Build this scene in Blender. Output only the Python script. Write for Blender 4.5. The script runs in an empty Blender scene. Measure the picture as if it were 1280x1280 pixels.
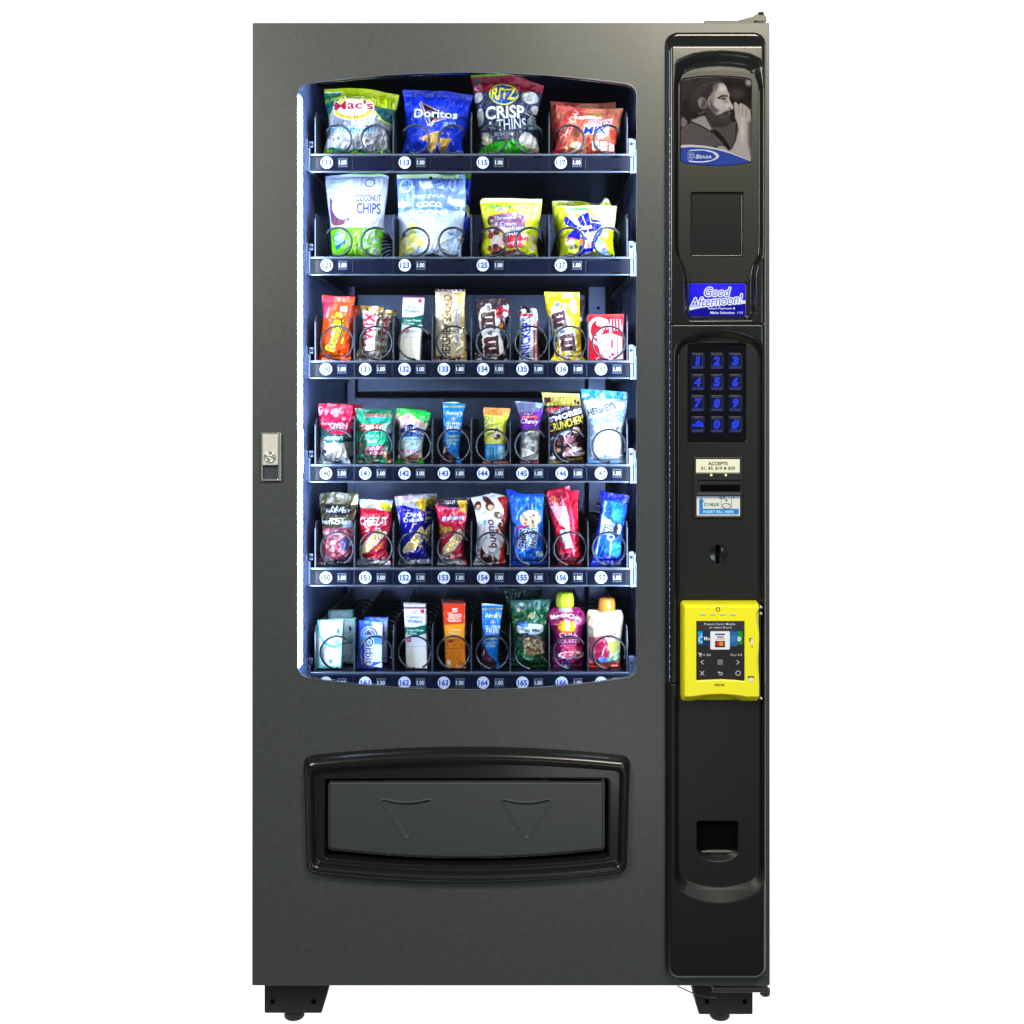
import bpy, bmesh, math, random
import numpy as np
from mathutils import Vector
random.seed(4)
SC = bpy.context.scene
COL = SC.collection

# ---------------------------------------------------------------- camera, world, lamps
S = 0.0015          # metres per photo pixel on the door's front face
D = 2.3             # camera to door face
HY = 510.0          # photo row at camera height
GROUND_PY = 1273.0
ZC = (GROUND_PY - HY) * S
cam_d = bpy.data.cameras.new('camera'); cam = bpy.data.objects.new('camera', cam_d); COL.objects.link(cam)
cam.location = (0, -D, ZC); cam.rotation_euler = (math.radians(90), 0, 0)
cam_d.sensor_width = 36; cam_d.lens = 36 * D / (1280 * S)
cam_d.shift_y = -(640 - HY) / 1280.0
cam_d.clip_end = 100; cam_d.clip_start = 0.05
SC.camera = cam
SC.view_settings.view_transform = 'Standard'; SC.view_settings.look = 'None'
SC.view_settings.exposure = 0; SC.view_settings.gamma = 1
world = bpy.data.worlds.new('World'); SC.world = world; world.use_nodes = True
world.node_tree.nodes['Background'].inputs[0].default_value = (0.72, 0.87, 1, 1)
world.node_tree.nodes['Background'].inputs[1].default_value = 0.085

def area(name, loc, target, sx, sy, power, color):
    l = bpy.data.lights.new(name, 'AREA'); l.shape = 'RECTANGLE'; l.size = sx; l.size_y = sy
    l.energy = power; l.color = color
    o = bpy.data.objects.new(name, l); COL.objects.link(o); o.location = loc
    o.rotation_euler = (Vector(target) - Vector(loc)).to_track_quat('-Z', 'Y').to_euler()
    return o
area('unseen_lamp', (0.85, -2.0, 2.72), (0.10, 0, 1.40), 1.0, 0.35, 60, (1.0, 0.93, 0.72))
area('unseen_lamp', (-1.75, -2.05, 2.2), (-0.25, 0, 1.45), 0.7, 0.9, 56, (1.0, 0.99, 0.86))  # unseen fill lamp for the door's left side
area('unseen_lamp', (1.9, -2.6, 1.2), (0.2, 0, 0.7), 0.6, 1.0, 17, (0.66, 0.85, 1.0))  # unseen bluish fill added for the lower front
area('unseen_lamp', (0.35, -1.6, 0.10), (0.25, 0, 1.3), 0.6, 0.05, 2.0, (1.0, 0.97, 0.92))  # low strip added out of view for sharp highlights on rounded edges

# ---------------------------------------------------------------- helpers
def W(px, py, d=0.0):
    k = (D + d) / D
    return Vector(((px - 640) * S * k, d, ZC + (HY - py) * S * k))

def kf(d): return (D + d) / D

MATS = {}
def mat(name, color=(0.5, 0.5, 0.5), rough=0.5, metal=0.0, spec=0.5, emit=None, es=1.0, attr=False, noise=None, coat=0.0, bump=None, wave=None):
    if name in MATS: return MATS[name]
    m = bpy.data.materials.new(name); m.use_nodes = True
    nt = m.node_tree; b = nt.nodes['Principled BSDF']
    b.inputs['Base Color'].default_value = (*color, 1)
    b.inputs['Roughness'].default_value = rough
    b.inputs['Metallic'].default_value = metal
    b.inputs['Specular IOR Level'].default_value = spec
    if coat:
        b.inputs['Coat Weight'].default_value = coat; b.inputs['Coat Roughness'].default_value = 0.12
    if attr:
        a = nt.nodes.new('ShaderNodeAttribute'); a.attribute_name = 'Col'
        if attr == 'emit':
            nt.links.new(a.outputs['Color'], b.inputs['Emission Color']); b.inputs['Emission Strength'].default_value = es
        else:
            nt.links.new(a.outputs['Color'], b.inputs['Base Color'])
    if emit:
        b.inputs['Emission Color'].default_value = (*emit, 1); b.inputs['Emission Strength'].default_value = es
    if noise:   # (scale, low, high)
        tc = nt.nodes.new('ShaderNodeTexCoord'); n = nt.nodes.new('ShaderNodeTexNoise')
        n.inputs['Scale'].default_value = noise[0]; n.inputs['Detail'].default_value = 10; n.inputs['Roughness'].default_value = 0.85
        r = nt.nodes.new('ShaderNodeMapRange'); r.inputs['From Min'].default_value = 0.25; r.inputs['From Max'].default_value = 0.75
        r.inputs['To Min'].default_value = noise[1]; r.inputs['To Max'].default_value = noise[2]
        mx = nt.nodes.new('ShaderNodeVectorMath'); mx.operation = 'SCALE'; mx.inputs[0].default_value = color
        nt.links.new(tc.outputs['Object'], n.inputs['Vector']); nt.links.new(n.outputs['Fac'], r.inputs['Value'])
        nt.links.new(r.outputs['Result'], mx.inputs['Scale']); nt.links.new(mx.outputs['Vector'], b.inputs['Base Color'])
    if bump:    # (scale, strength, distance)
        tc = nt.nodes.new('ShaderNodeTexCoord'); n = nt.nodes.new('ShaderNodeTexNoise')
        n.inputs['Scale'].default_value = bump[0]; n.inputs['Detail'].default_value = 3
        bp = nt.nodes.new('ShaderNodeBump'); bp.inputs['Strength'].default_value = bump[1]; bp.inputs['Distance'].default_value = bump[2]
        nt.links.new(tc.outputs['Object'], n.inputs['Vector']); nt.links.new(n.outputs['Fac'], bp.inputs['Height'])
        nt.links.new(bp.outputs['Normal'], b.inputs['Normal'])
        if wave:
            n2 = nt.nodes.new('ShaderNodeTexNoise'); n2.inputs['Scale'].default_value = wave[0]; n2.inputs['Detail'].default_value = 1
            b2 = nt.nodes.new('ShaderNodeBump'); b2.inputs['Strength'].default_value = wave[1]; b2.inputs['Distance'].default_value = wave[2]
            nt.links.new(tc.outputs['Object'], n2.inputs['Vector']); nt.links.new(n2.outputs['Fac'], b2.inputs['Height'])
            nt.links.new(b2.outputs['Normal'], bp.inputs['Normal'])
    MATS[name] = m
    return m

def link(name, me, parent=None, loc=None, mats=None):
    o = bpy.data.objects.new(name, me); COL.objects.link(o)
    if loc is not None: o.location = loc
    if parent is not None: o.parent = parent
    if mats is not None:
        if len(me.materials) == 0:
            for m in (mats if isinstance(mats, (list, tuple)) else [mats]): me.materials.append(m)
    return o

def empty(name, loc, label=None, cat=None, group=None):
    o = bpy.data.objects.new(name, None); COL.objects.link(o); o.location = loc
    tag(o, label, cat, group); return o

def tag(o, label=None, cat=None, group=None, kind=None):
    if label: o['label'] = label
    if cat: o['category'] = cat
    if group: o['group'] = group
    if kind: o['kind'] = kind
    return o

def bm_box(bm, x0, x1, y0, y1, z0, z1, bevel=0.0, seg=2, mi=0):
    vs = [bm.verts.new(p) for p in ((x0,y0,z0),(x1,y0,z0),(x1,y1,z0),(x0,y1,z0),(x0,y0,z1),(x1,y0,z1),(x1,y1,z1),(x0,y1,z1))]
    fs = [bm.faces.new([vs[i] for i in f]) for f in ((0,3,2,1),(4,5,6,7),(0,1,5,4),(1,2,6,5),(2,3,7,6),(3,0,4,7))]
    for f in fs: f.material_index = mi
    if bevel > 0:
        es = list({e for f in fs for e in f.edges})
        r = bmesh.ops.bevel(bm, geom=es, offset=bevel, segments=seg, affect='EDGES', profile=0.5)
        for f in r['faces']: f.material_index = mi

def bm_mesh(bm, name, smooth=False):
    me = bpy.data.meshes.new(name); bm.to_mesh(me); bm.free()
    if smooth:
        me.shade_smooth()
    return me

def box(name, parent, m, x0, x1, y0, y1, z0, z1, bevel=0.0, seg=2):
    bm = bmesh.new(); bm_box(bm, x0, x1, y0, y1, z0, z1, bevel, seg)
    return link(name, bm_mesh(bm, name), parent, None, m)

def pbox(name, parent, m, px0, py0, px1, py1, d0, d1, bevel=0.0, dref=None):
    """box whose front rectangle is given in photo pixels on depth dref"""
    dr = d0 if dref is None else dref
    a = W(px0, py1, dr); b = W(px1, py0, dr)
    return box(name, parent, m, a.x, b.x, d0, d1, a.z, b.z, bevel)

def plate_mesh(name, loops, y0, y1, bevel=0.0, res=1):
    """solid plate from closed loops of (x,z) points (later loops are holes), between y0 and y1"""
    cu = bpy.data.curves.new(name, 'CURVE'); cu.dimensions = '2D'; cu.fill_mode = 'BOTH'
    cu.extrude = abs(y1 - y0) / 2 - bevel; cu.bevel_depth = bevel; cu.bevel_resolution = 2; cu.offset = -bevel
    for lp in loops:
        sp = cu.splines.new('POLY'); sp.points.add(len(lp) - 1)
        for i, (x, z) in enumerate(lp): sp.points[i].co = (x, z, 0, 1)
        sp.use_cyclic_u = True
    o = bpy.data.objects.new(name, cu)
    me = bpy.data.meshes.new_from_object(o)
    bpy.data.objects.remove(o); bpy.data.curves.remove(cu)
    n = len(me.vertices); co = np.empty(n * 3); me.vertices.foreach_get('co', co); co = co.reshape(-1, 3)
    out = np.stack([co[:, 0], (y0 + y1) / 2 - co[:, 2], co[:, 1]], 1)
    me.vertices.foreach_set('co', out.ravel()); me.update()
    me.name = name
    return me

def smooth_loop(pts, n=8):
    """closed Catmull-Rom through pts"""
    out = []; N = len(pts)
    for i in range(N):
        p0, p1, p2, p3 = [np.array(pts[(i + k) % N], float) for k in (-1, 0, 1, 2)]
        for j in range(n):
            t = j / n
            out.append(tuple(0.5 * ((2*p1) + (-p0+p2)*t + (2*p0-5*p1+4*p2-p3)*t*t + (-p0+3*p1-3*p2+p3)*t**3)))
    return out

def round_poly(pts, r, n=6):
    """polygon with rounded corners; r a number or a list"""
    out = []; N = len(pts)
    for i in range(N):
        p = np.array(pts[i], float); a = np.array(pts[i-1], float); b = np.array(pts[(i+1) % N], float)
        rr = r[i] if isinstance(r, (list, tuple)) else r
        da = (a-p); db = (b-p); la = np.linalg.norm(da); lb = np.linalg.norm(db)
        rr2 = min(rr, la*0.49, lb*0.49)
        if rr2 <= 0.01: out.append(tuple(p)); continue
        s = p + da/la*rr2; e = p + db/lb*rr2
        for j in range(n+1):
            t = j/n; out.append(tuple((1-t)**2*s + 2*t*(1-t)*p + t*t*e))
    return out

def arch_poly(x0, x1, yt_side, yt_mid, yb_side, yb_mid, r, n=24):
    """four sided shape with arched top and bottom (photo pixels)"""
    def arc(xa, xb, ys, ym, m):
        pts = []
        for i in range(m + 1):
            x = xa + (xb - xa) * i / m; t = (x - (x0 + x1) / 2) / ((x1 - x0) / 2)
            pts.append((x, ym + (ys - ym) * t * t))
        return pts
    top = arc(x0, x1, yt_side, yt_mid, n); bot = arc(x1, x0, yb_side, yb_mid, n)
    # rounded corners: drop points near the corner and blend
    def trim(seg): return [p for p in seg if abs(p[0]-x0) > r and abs(p[0]-x1) > r]
    tt, bb = trim(top), trim(bot)
    def corner(s, c, e):
        s, c, e = map(lambda q: np.array(q, float), (s, c, e))
        return [tuple((1-t)**2*s + 2*t*(1-t)*c + t*t*e) for t in np.linspace(0, 1, 8)]
    out = list(tt)
    out += corner((x1-r, top[-1][1] + (top[-2][1]-top[-1][1])*r/((x1-x0)/n)), top[-1], (x1, yt_side+r))
    out += corner((x1, yb_side-r), bot[0], (x1-r, bot[0][1] + (bot[1][1]-bot[0][1])*r/((x1-x0)/n)))
    out += bb
    out += corner((x0+r, bot[-1][1] + (bot[-2][1]-bot[-1][1])*r/((x1-x0)/n)), bot[-1], (x0, yb_side-r))
    out += corner((x0, yt_side+r), top[0], (x0+r, top[0][1] + (top[1][1]-top[0][1])*r/((x1-x0)/n)))
    return out

def loop_w(pts, d=0.0):
    return [(W(x, y, d).x, W(x, y, d).z) for x, y in pts]

# ---- noise
def vnoise(X, Y, seed=0):
    rs = np.random.RandomState(seed); T = rs.rand(64, 64)
    xi = np.floor(X).astype(int); yi = np.floor(Y).astype(int); fx = X - xi; fy = Y - yi
    fx = fx*fx*(3-2*fx); fy = fy*fy*(3-2*fy)
    g = lambda a, b: T[a % 64, b % 64]
    return (g(xi,yi)*(1-fx)+g(xi+1,yi)*fx)*(1-fy)+(g(xi,yi+1)*(1-fx)+g(xi+1,yi+1)*fx)*fy
def ridged(X, Y, seed=0):
    return 1 - np.abs(2*vnoise(X, Y, seed)-1)
def sstep(t):
    t = np.clip(t, 0, 1); return t*t*(3-2*t)

def poly_sdf(X, Y, pts):
    P = np.array(pts, float); d = np.full(X.shape, 1e9); inside = np.zeros(X.shape, bool)
    N = len(P)
    for i in range(N):
        a = P[i]; b = P[(i+1) % N]; e = b-a; L = (e**2).sum()
        if L < 1e-9: continue
        t = np.clip(((X-a[0])*e[0]+(Y-a[1])*e[1])/L, 0, 1)
        d = np.minimum(d, (X-a[0]-t*e[0])**2+(Y-a[1]-t*e[1])**2)
        c = ((a[1] > Y) != (b[1] > Y)) & (X < (b[0]-a[0])*(Y-a[1])/((b[1]-a[1]) if b[1] != a[1] else 1e-9)+a[0])
        inside ^= c
    d = np.sqrt(d)
    return np.where(inside, -d, d)
def rr_sdf(X, Y, x0, y0, x1, y1, r):
    cx, cy, hx, hy = (x0+x1)/2, (y0+y1)/2, (x1-x0)/2-r, (y1-y0)/2-r
    qx = np.abs(X-cx)-hx; qy = np.abs(Y-cy)-hy
    return np.hypot(np.maximum(qx, 0), np.maximum(qy, 0))+np.minimum(np.maximum(qx, qy), 0)-r

def grid_mesh(name, P, colors=None, cyc=False, keep=None):
    """P: (m,n,3) array of points, rows top to bottom, columns left to right"""
    m, n = P.shape[:2]
    me = bpy.data.meshes.new(name)
    idx = np.arange(m*n).reshape(m, n)
    q = np.stack([idx[:-1, :-1], idx[1:, :-1], idx[1:, 1:], idx[:-1, 1:]], -1)
    if keep is not None: q = q[keep]
    q = q.reshape(-1, 4)
    me.vertices.add(m*n); me.vertices.foreach_set('co', P.astype(np.float32).ravel())
    me.loops.add(q.size); me.loops.foreach_set('vertex_index', q.astype(np.int32).ravel())
    me.polygons.add(len(q)); me.polygons.foreach_set('loop_start', np.arange(0, q.size, 4, dtype=np.int32))
    me.polygons.foreach_set('loop_total', np.full(len(q), 4, np.int32))
    me.polygons.foreach_set('use_smooth', np.ones(len(q), bool))
    me.update(calc_edges=True)
    if colors is not None: set_cols(me, colors.reshape(-1, 3))
    return me
def set_cols(me, c):
    at = me.color_attributes.new('Col', 'FLOAT_COLOR', 'POINT')
    full = np.ones((len(c), 4), np.float32); full[:, :3] = c
    at.data.foreach_set('color', full.ravel())

def to_lin(c):
    c = np.clip(c, 0, 1); return np.where(c <= 0.04045, c/12.92, ((c+0.055)/1.055)**2.4)

# ---- 2D print rasteriser (the artwork printed on packs, stickers and screens)
_txt = {}
def text_tris(s, bold):
    key = (s, bold)
    if key in _txt: return _txt[key]
    cu = bpy.data.curves.new('t', 'FONT'); cu.body = s; cu.size = 1; cu.resolution_u = 3; cu.offset = .034 if bold >= .1 else min(bold*.55, .025)
    cu.fill_mode = 'FRONT'
    o = bpy.data.objects.new('t', cu); me = bpy.data.meshes.new_from_object(o)
    n = len(me.vertices); co = np.empty(n*3); me.vertices.foreach_get('co', co); co = co.reshape(-1, 3)[:, :2]
    me.calc_loop_triangles(); t = np.empty(len(me.loop_triangles)*3, int); me.loop_triangles.foreach_get('vertices', t); t = t.reshape(-1, 3)
    bpy.data.objects.remove(o); bpy.data.curves.remove(cu); bpy.data.meshes.remove(me)
    if n:
        lo, hi = co.min(0), co.max(0); co = (co-(lo+hi)/2)/(hi-lo)
    _txt[key] = (co, t)
    return _txt[key]

def rgb(c): return np.array(c, float)/255.0

class Canvas:
    def __init__(s, x0, y0, x1, y1, bg, res=4, view=(0, 0, 1)):
        s.x0, s.y0, s.res = x0, y0, res
        s.w = int(math.ceil((x1-x0)*res))+1; s.h = int(math.ceil((y1-y0)*res))+1
        s.a = np.zeros((s.h, s.w, 3)); s.a[:] = rgb(bg)
        s.ox, s.oy, s.zs = view
        px = x0+(np.arange(s.w)+.5)/res; py = y0+(np.arange(s.h)+.5)/res
        s.X, s.Y = np.meshgrid((px-s.ox)*s.zs, (py-s.oy)*s.zs)
        s.aa = s.zs/res
    def cx(s, x): return (s.ox+x/s.zs-s.x0)*s.res-.5
    def cy(s, y): return (s.oy+y/s.zs-s.y0)*s.res-.5
    def fill(s, m, col, al=1.0):
        m = (np.clip(m, 0, 1)*al)[..., None]; s.a = s.a*(1-m)+rgb(col)*m
    def E(s, x, y, rx, ry, col, rot=0, al=1, soft=0, ring=0):
        c, q = math.cos(math.radians(rot)), math.sin(math.radians(rot))
        dx, dy = s.X-x, s.Y-y; u = (dx*c-dy*q)/rx; v = (dx*q+dy*c)/ry
        d = (np.hypot(u, v)-1)*min(rx, ry)
        if ring: d = np.abs(d)-ring
        s.fill(.5-d/(s.aa+soft), col, al)
    def R(s, x0, y0, x1, y1, col, al=1, soft=0):
        d = np.maximum(np.maximum(x0-s.X, s.X-x1), np.maximum(y0-s.Y, s.Y-y1)); s.fill(.5-d/(s.aa+soft), col, al)
    def P(s, pts, col, al=1, soft=0, smooth=0):
        if smooth: pts = smooth_loop(pts, smooth)
        s.fill(.5-poly_sdf(s.X, s.Y, pts)/(s.aa+soft), col, al)
    def L(s, pts, w, col, al=1):
        d = np.full(s.X.shape, 1e9)
        for a, b in zip(pts[:-1], pts[1:]):
            ex, ey = b[0]-a[0], b[1]-a[1]; L = ex*ex+ey*ey+1e-9
            t = np.clip(((s.X-a[0])*ex+(s.Y-a[1])*ey)/L, 0, 1)
            d = np.minimum(d, np.hypot(s.X-a[0]-t*ex, s.Y-a[1]-t*ey))
        s.fill(.5-(d-w/2)/s.aa, col, al)
    def blobs(s, n, box_, r, cols, seed=1, al=1, asp=.7):
        rs = random.Random(seed)
        for _ in range(n):
            x = rs.uniform(box_[0], box_[2]); y = rs.uniform(box_[1], box_[3]); q = rs.uniform(*r)
            s.E(x, y, q, q*rs.uniform(asp, 1), rs.choice(cols), rs.uniform(0, 180), al)
    def grain(s, amp, scale=3, seed=3):
        n = vnoise(s.X/scale, s.Y/scale, seed)-.5; s.a = np.clip(s.a*(1+amp*n[..., None]), 0, 1)
    def T(s, txt, x, y, w, h, col, rot=0, ol=None, ow=0, sh=0, arc=0, bold=0.02, ol2=None, ow2=0, hollow=0):
        co, tr = text_tris(txt, bold)
        p = co*np.array([w, h]); p = np.stack([p[:, 0]+sh*p[:, 1], p[:, 1]], 1)
        p[:, 1] += arc*(1-(2*p[:, 0]/max(w, 1e-6))**2)
        c, q = math.cos(math.radians(rot)), math.sin(math.radians(rot))
        X = p[:, 0]*c-p[:, 1]*q; Y = -(p[:, 0]*q+p[:, 1]*c)
        cx = s.cx(x+X); cy = s.cy(y+Y)
        m = np.zeros((s.h, s.w), bool)
        for a, b, d in tr:
            xs = (cx[a], cx[b], cx[d]); ys = (cy[a], cy[b], cy[d])
            i0, i1 = max(0, int(math.floor(min(xs)))), min(s.w-1, int(math.ceil(max(xs))))
            j0, j1 = max(0, int(math.floor(min(ys)))), min(s.h-1, int(math.ceil(max(ys))))
            if i1 < i0 or j1 < j0: continue
            gx = np.arange(i0, i1+1)[None, :]; gy = np.arange(j0, j1+1)[:, None]
            e = lambda k, l: (xs[l]-xs[k])*(gy-ys[k])-(ys[l]-ys[k])*(gx-xs[k])
            e0, e1, e2 = e(0, 1), e(1, 2), e(2, 0)
            m[j0:j1+1, i0:i1+1] |= ((e0 >= 0) & (e1 >= 0) & (e2 >= 0)) | ((e0 <= 0) & (e1 <= 0) & (e2 <= 0))
        def dil(mm, r):
            r = r/s.aa; k = int(math.ceil(r)); out = mm.copy()
            for dy in range(-k, k+1):
                for dx in range(-k, k+1):
                    if dx*dx+dy*dy <= r*r+.3 and (dx or dy):
                        sh_ = np.zeros_like(mm)
                        sh_[max(0, dy):s.h+min(0, dy), max(0, dx):s.w+min(0, dx)] = mm[max(0, -dy):s.h+min(0, -dy), max(0, -dx):s.w+min(0, -dx)]
                        out |= sh_
            return out
        if ol2 is not None: s.fill(dil(m, ow2).astype(float), ol2)
        if ol is not None: s.fill(dil(m, ow).astype(float), ol)
        if hollow:
            inv = ~m; m = m & dil(inv, hollow)
        s.fill(m.astype(float), col)
    def sample(s, px, py):
        a = s.a.copy()
        # small box blur for antialiasing
        b = np.pad(a, ((1, 1), (1, 1), (0, 0)), 'edge')
        a = (b[1:-1, 1:-1]*2+b[:-2, 1:-1]+b[2:, 1:-1]+b[1:-1, :-2]+b[1:-1, 2:])/6
        fx = np.clip((px-s.x0)*s.res-.5, 0, s.w-1.001); fy = np.clip((py-s.y0)*s.res-.5, 0, s.h-1.001)
        i = fx.astype(int); j = fy.astype(int); u = (fx-i)[..., None]; v = (fy-j)[..., None]
        i2 = np.minimum(i+1, s.w-1); j2 = np.minimum(j+1, s.h-1)
        return to_lin((a[j, i]*(1-u)+a[j, i2]*u)*(1-v)+(a[j2, i]*(1-u)+a[j2, i2]*u)*v)

def relief(name, parent, m, x0, y0, x1, y1, step, hfun, dref=0.0, cfun=None, keepf=None):
    """height field plate: hfun(X,Y) = metres proud of the door face at photo pixel X,Y"""
    nx = int(round((x1-x0)/step))+1; ny = int(round((y1-y0)/step))+1
    X, Y = np.meshgrid(np.linspace(x0, x1, nx), np.linspace(y0, y1, ny))
    H = hfun(X, Y); k = kf(dref)
    P = np.stack([(X-640)*S*k, -H, ZC+(HY-Y)*S*k], -1)
    C = None if cfun is None else cfun(X, Y)
    keep = None
    if keepf is not None:
        K = keepf(X, Y); keep = K[:-1, :-1] | K[1:, :-1] | K[:-1, 1:] | K[1:, 1:]
    return link(name, grid_mesh(name, P, C, keep=keep), parent, None, m)

def printed(name, parent, m, x0, y0, x1, y1, bg, art, proud, view, r=0.0, res=3.0, bulge=0.0, shape=None):
    """flat printed or lit sheet with its artwork"""
    c = Canvas(x0, y0, x1, y1, bg, 6, view); art(c)
    def h(X, Y):
        t = np.full(X.shape, proud)
        sd = poly_sdf(X, Y, shape) if shape is not None else rr_sdf(X, Y, x0, y0, x1, y1, r)
        return t-0.0012*sstep((sd+0.5)/0.5)
    kp = (lambda X, Y: (poly_sdf(X, Y, shape) if shape is not None else rr_sdf(X, Y, x0, y0, x1, y1, r)) < 0.1)
    return relief(name, parent, m, x0, y0, x1, y1, 1/res, h, dref=-proud, cfun=lambda X, Y: c.sample(X, Y), keepf=kp)

def lathe(name, parent, m, prof, loc, n=24, smooth=True, rib=0.0):
    """prof: (radius, z) list about the z axis"""
    bm = bmesh.new(); rings = []
    for r, z in prof:
        rings.append([bm.verts.new(((r*(1+rib*math.cos(6*2*math.pi*i/n)))*math.cos(2*math.pi*i/n), (r*(1+rib*math.cos(6*2*math.pi*i/n)))*math.sin(2*math.pi*i/n), z)) for i in range(n)])
    for a, b in zip(rings[:-1], rings[1:]):
        for i in range(n): bm.faces.new((a[i], a[(i+1) % n], b[(i+1) % n], b[i]))
    bm.faces.new(rings[0][::-1]); bm.faces.new(rings[-1])
    return link(name, bm_mesh(bm, name, smooth), parent, loc, m)

def tube_mesh(name, pts, r, seg=6):
    P = np.array(pts, float); N = len(P)
    T = np.gradient(P, axis=0); T /= np.linalg.norm(T, axis=1)[:, None]+1e-12
    up = np.array([0.13, 1.0, 0.07]); A = np.cross(T, up); A /= np.linalg.norm(A, axis=1)[:, None]+1e-12; B = np.cross(T, A)
    th = np.linspace(0, 2*math.pi, seg+1)
    G = P[:, None, :]+r*(np.cos(th)[None, :, None]*A[:, None, :]+np.sin(th)[None, :, None]*B[:, None, :])
    return grid_mesh(name, G)

# ---------------------------------------------------------------- materials
paint = mat('grey_powder_coat', (0.0500, 0.0560, 0.0600), 0.38, 0.0, 0.5, noise=(85, 0.66, 1.34), bump=(1400, 0.12, 0.0004), wave=(3.2, 0.35, 0.006))
blackpl = mat('black_gloss_plastic', (0.0090, 0.0096, 0.0104), 0.22, spec=0.5, bump=(60, 0.04, 0.002))
satin = mat('satin_black_plastic', (0.010, 0.0105, 0.011), 0.38, bump=(900, 0.15, 0.0003))
flapm = mat('grey_textured_plastic', (0.041, 0.047, 0.052), 0.44, noise=(700, 0.85, 1.15), bump=(1200, 0.25, 0.0004))
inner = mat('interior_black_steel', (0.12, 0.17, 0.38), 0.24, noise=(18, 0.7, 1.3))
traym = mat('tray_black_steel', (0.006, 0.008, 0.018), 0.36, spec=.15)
edgem = mat('tray_edge_steel', (0.15, 0.18, 0.25), 0.28, 0.7)
divm = mat('divider_steel', (0.05, 0.06, 0.085), 0.28, 0.3)
coilm = mat('coil_steel', (0.028, 0.031, 0.042), 0.22, 0.4)
chrome = mat('brushed_zinc', (0.72, 0.71, 0.66), 0.33, 0.25, noise=(420, 0.35, 1.55))
shiny = mat('bright_chrome', (0.70, 0.69, 0.64), 0.14, 0.75)
rubber = mat('black_rubber', (0.012, 0.013, 0.016), 0.55)
footm = mat('foot_steel', (0.006, 0.007, 0.010), 0.6, spec=.2)
darkhole = mat('dark_recess', (0.003, 0.003, 0.004), 0.9, spec=0.0)
whitep = mat('white_label', (0.50, 0.54, 0.58), 0.5)
bluep = mat('blue_ink', (0.006, 0.03, 0.30), 0.5, spec=.2)
ledm = mat('led_tube', (0.9, 0.9, 0.9), 0.4, emit=(0.66, 0.80, 1.0), es=64.0)
film = mat('printed_film', rough=0.20, attr=True, spec=0.4)
filmg = mat('printed_foil', rough=0.16, attr=True, spec=0.8, metal=0.15)
card = mat('printed_card', rough=0.42, attr=True)
sticker = mat('printed_sticker', rough=0.4, attr=True)
screenm = mat('lit_screen', (0.004, 0.004, 0.004), 0.08, spec=.2, attr='emit', es=1.05)
yel = mat('yellow_plastic', (0.90, 0.83, 0.012), 0.32)

def glass_mat(name, tint=(1, 1, 1)):
    m = bpy.data.materials.new(name); m.use_nodes = True; nt = m.node_tree; nt.nodes.clear()
    out = nt.nodes.new('ShaderNodeOutputMaterial'); mix = nt.nodes.new('ShaderNodeMixShader')
    t = nt.nodes.new('ShaderNodeBsdfTransparent'); t.inputs[0].default_value = (*tint, 1)
    g = nt.nodes.new('ShaderNodeBsdfGlossy'); g.inputs['Roughness'].default_value = 0.02
    f = nt.nodes.new('ShaderNodeFresnel'); f.inputs[0].default_value = 1.35
    nt.links.new(f.outputs[0], mix.inputs[0]); nt.links.new(t.outputs[0], mix.inputs[1]); nt.links.new(g.outputs[0], mix.inputs[2])
    nt.links.new(mix.outputs[0], out.inputs[0]); return m
glass = glass_mat('window_glass_clear', (0.97, 0.99, 1.0))

# ---------------------------------------------------------------- studio surface and backdrop (added glow keeps the surround pure white)
glow = mat('added_white_glow', (0.8, 0.8, 0.8), 0.9, spec=0.0, emit=(1, 1, 1), es=1.0)
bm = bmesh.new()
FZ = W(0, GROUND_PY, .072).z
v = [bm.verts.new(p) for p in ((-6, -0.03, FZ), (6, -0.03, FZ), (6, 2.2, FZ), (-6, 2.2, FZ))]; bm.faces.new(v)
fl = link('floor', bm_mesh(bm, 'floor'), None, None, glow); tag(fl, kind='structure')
bm = bmesh.new()
v = [bm.verts.new(p) for p in ((-6, -4.0, FZ), (6, -4.0, FZ), (6, -0.0301, FZ), (-6, -0.0301, FZ))]; bm.faces.new(v)
fl2 = link('floor', bm_mesh(bm, 'floor'), None, None, mat('matte_grey_floor', (0.10, 0.10, 0.105), 0.8, spec=0.1)); tag(fl2, kind='structure')
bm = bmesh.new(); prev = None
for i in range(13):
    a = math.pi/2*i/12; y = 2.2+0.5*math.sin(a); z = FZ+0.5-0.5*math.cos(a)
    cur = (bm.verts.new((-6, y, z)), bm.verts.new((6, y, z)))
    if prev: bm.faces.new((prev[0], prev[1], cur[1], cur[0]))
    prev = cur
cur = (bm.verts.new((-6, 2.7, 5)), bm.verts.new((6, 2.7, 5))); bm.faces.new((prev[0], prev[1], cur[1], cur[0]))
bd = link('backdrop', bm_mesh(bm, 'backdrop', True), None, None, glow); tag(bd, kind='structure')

# ---------------------------------------------------------------- vending machine
VM = empty('vending_machine', (0, 0, 0), 'tall charcoal grey snack vending machine with lit glass window and black control column', 'vending machine')

win = arch_poly(371, 796.5, 106, 90, 846, 862.5, 15)
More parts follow.
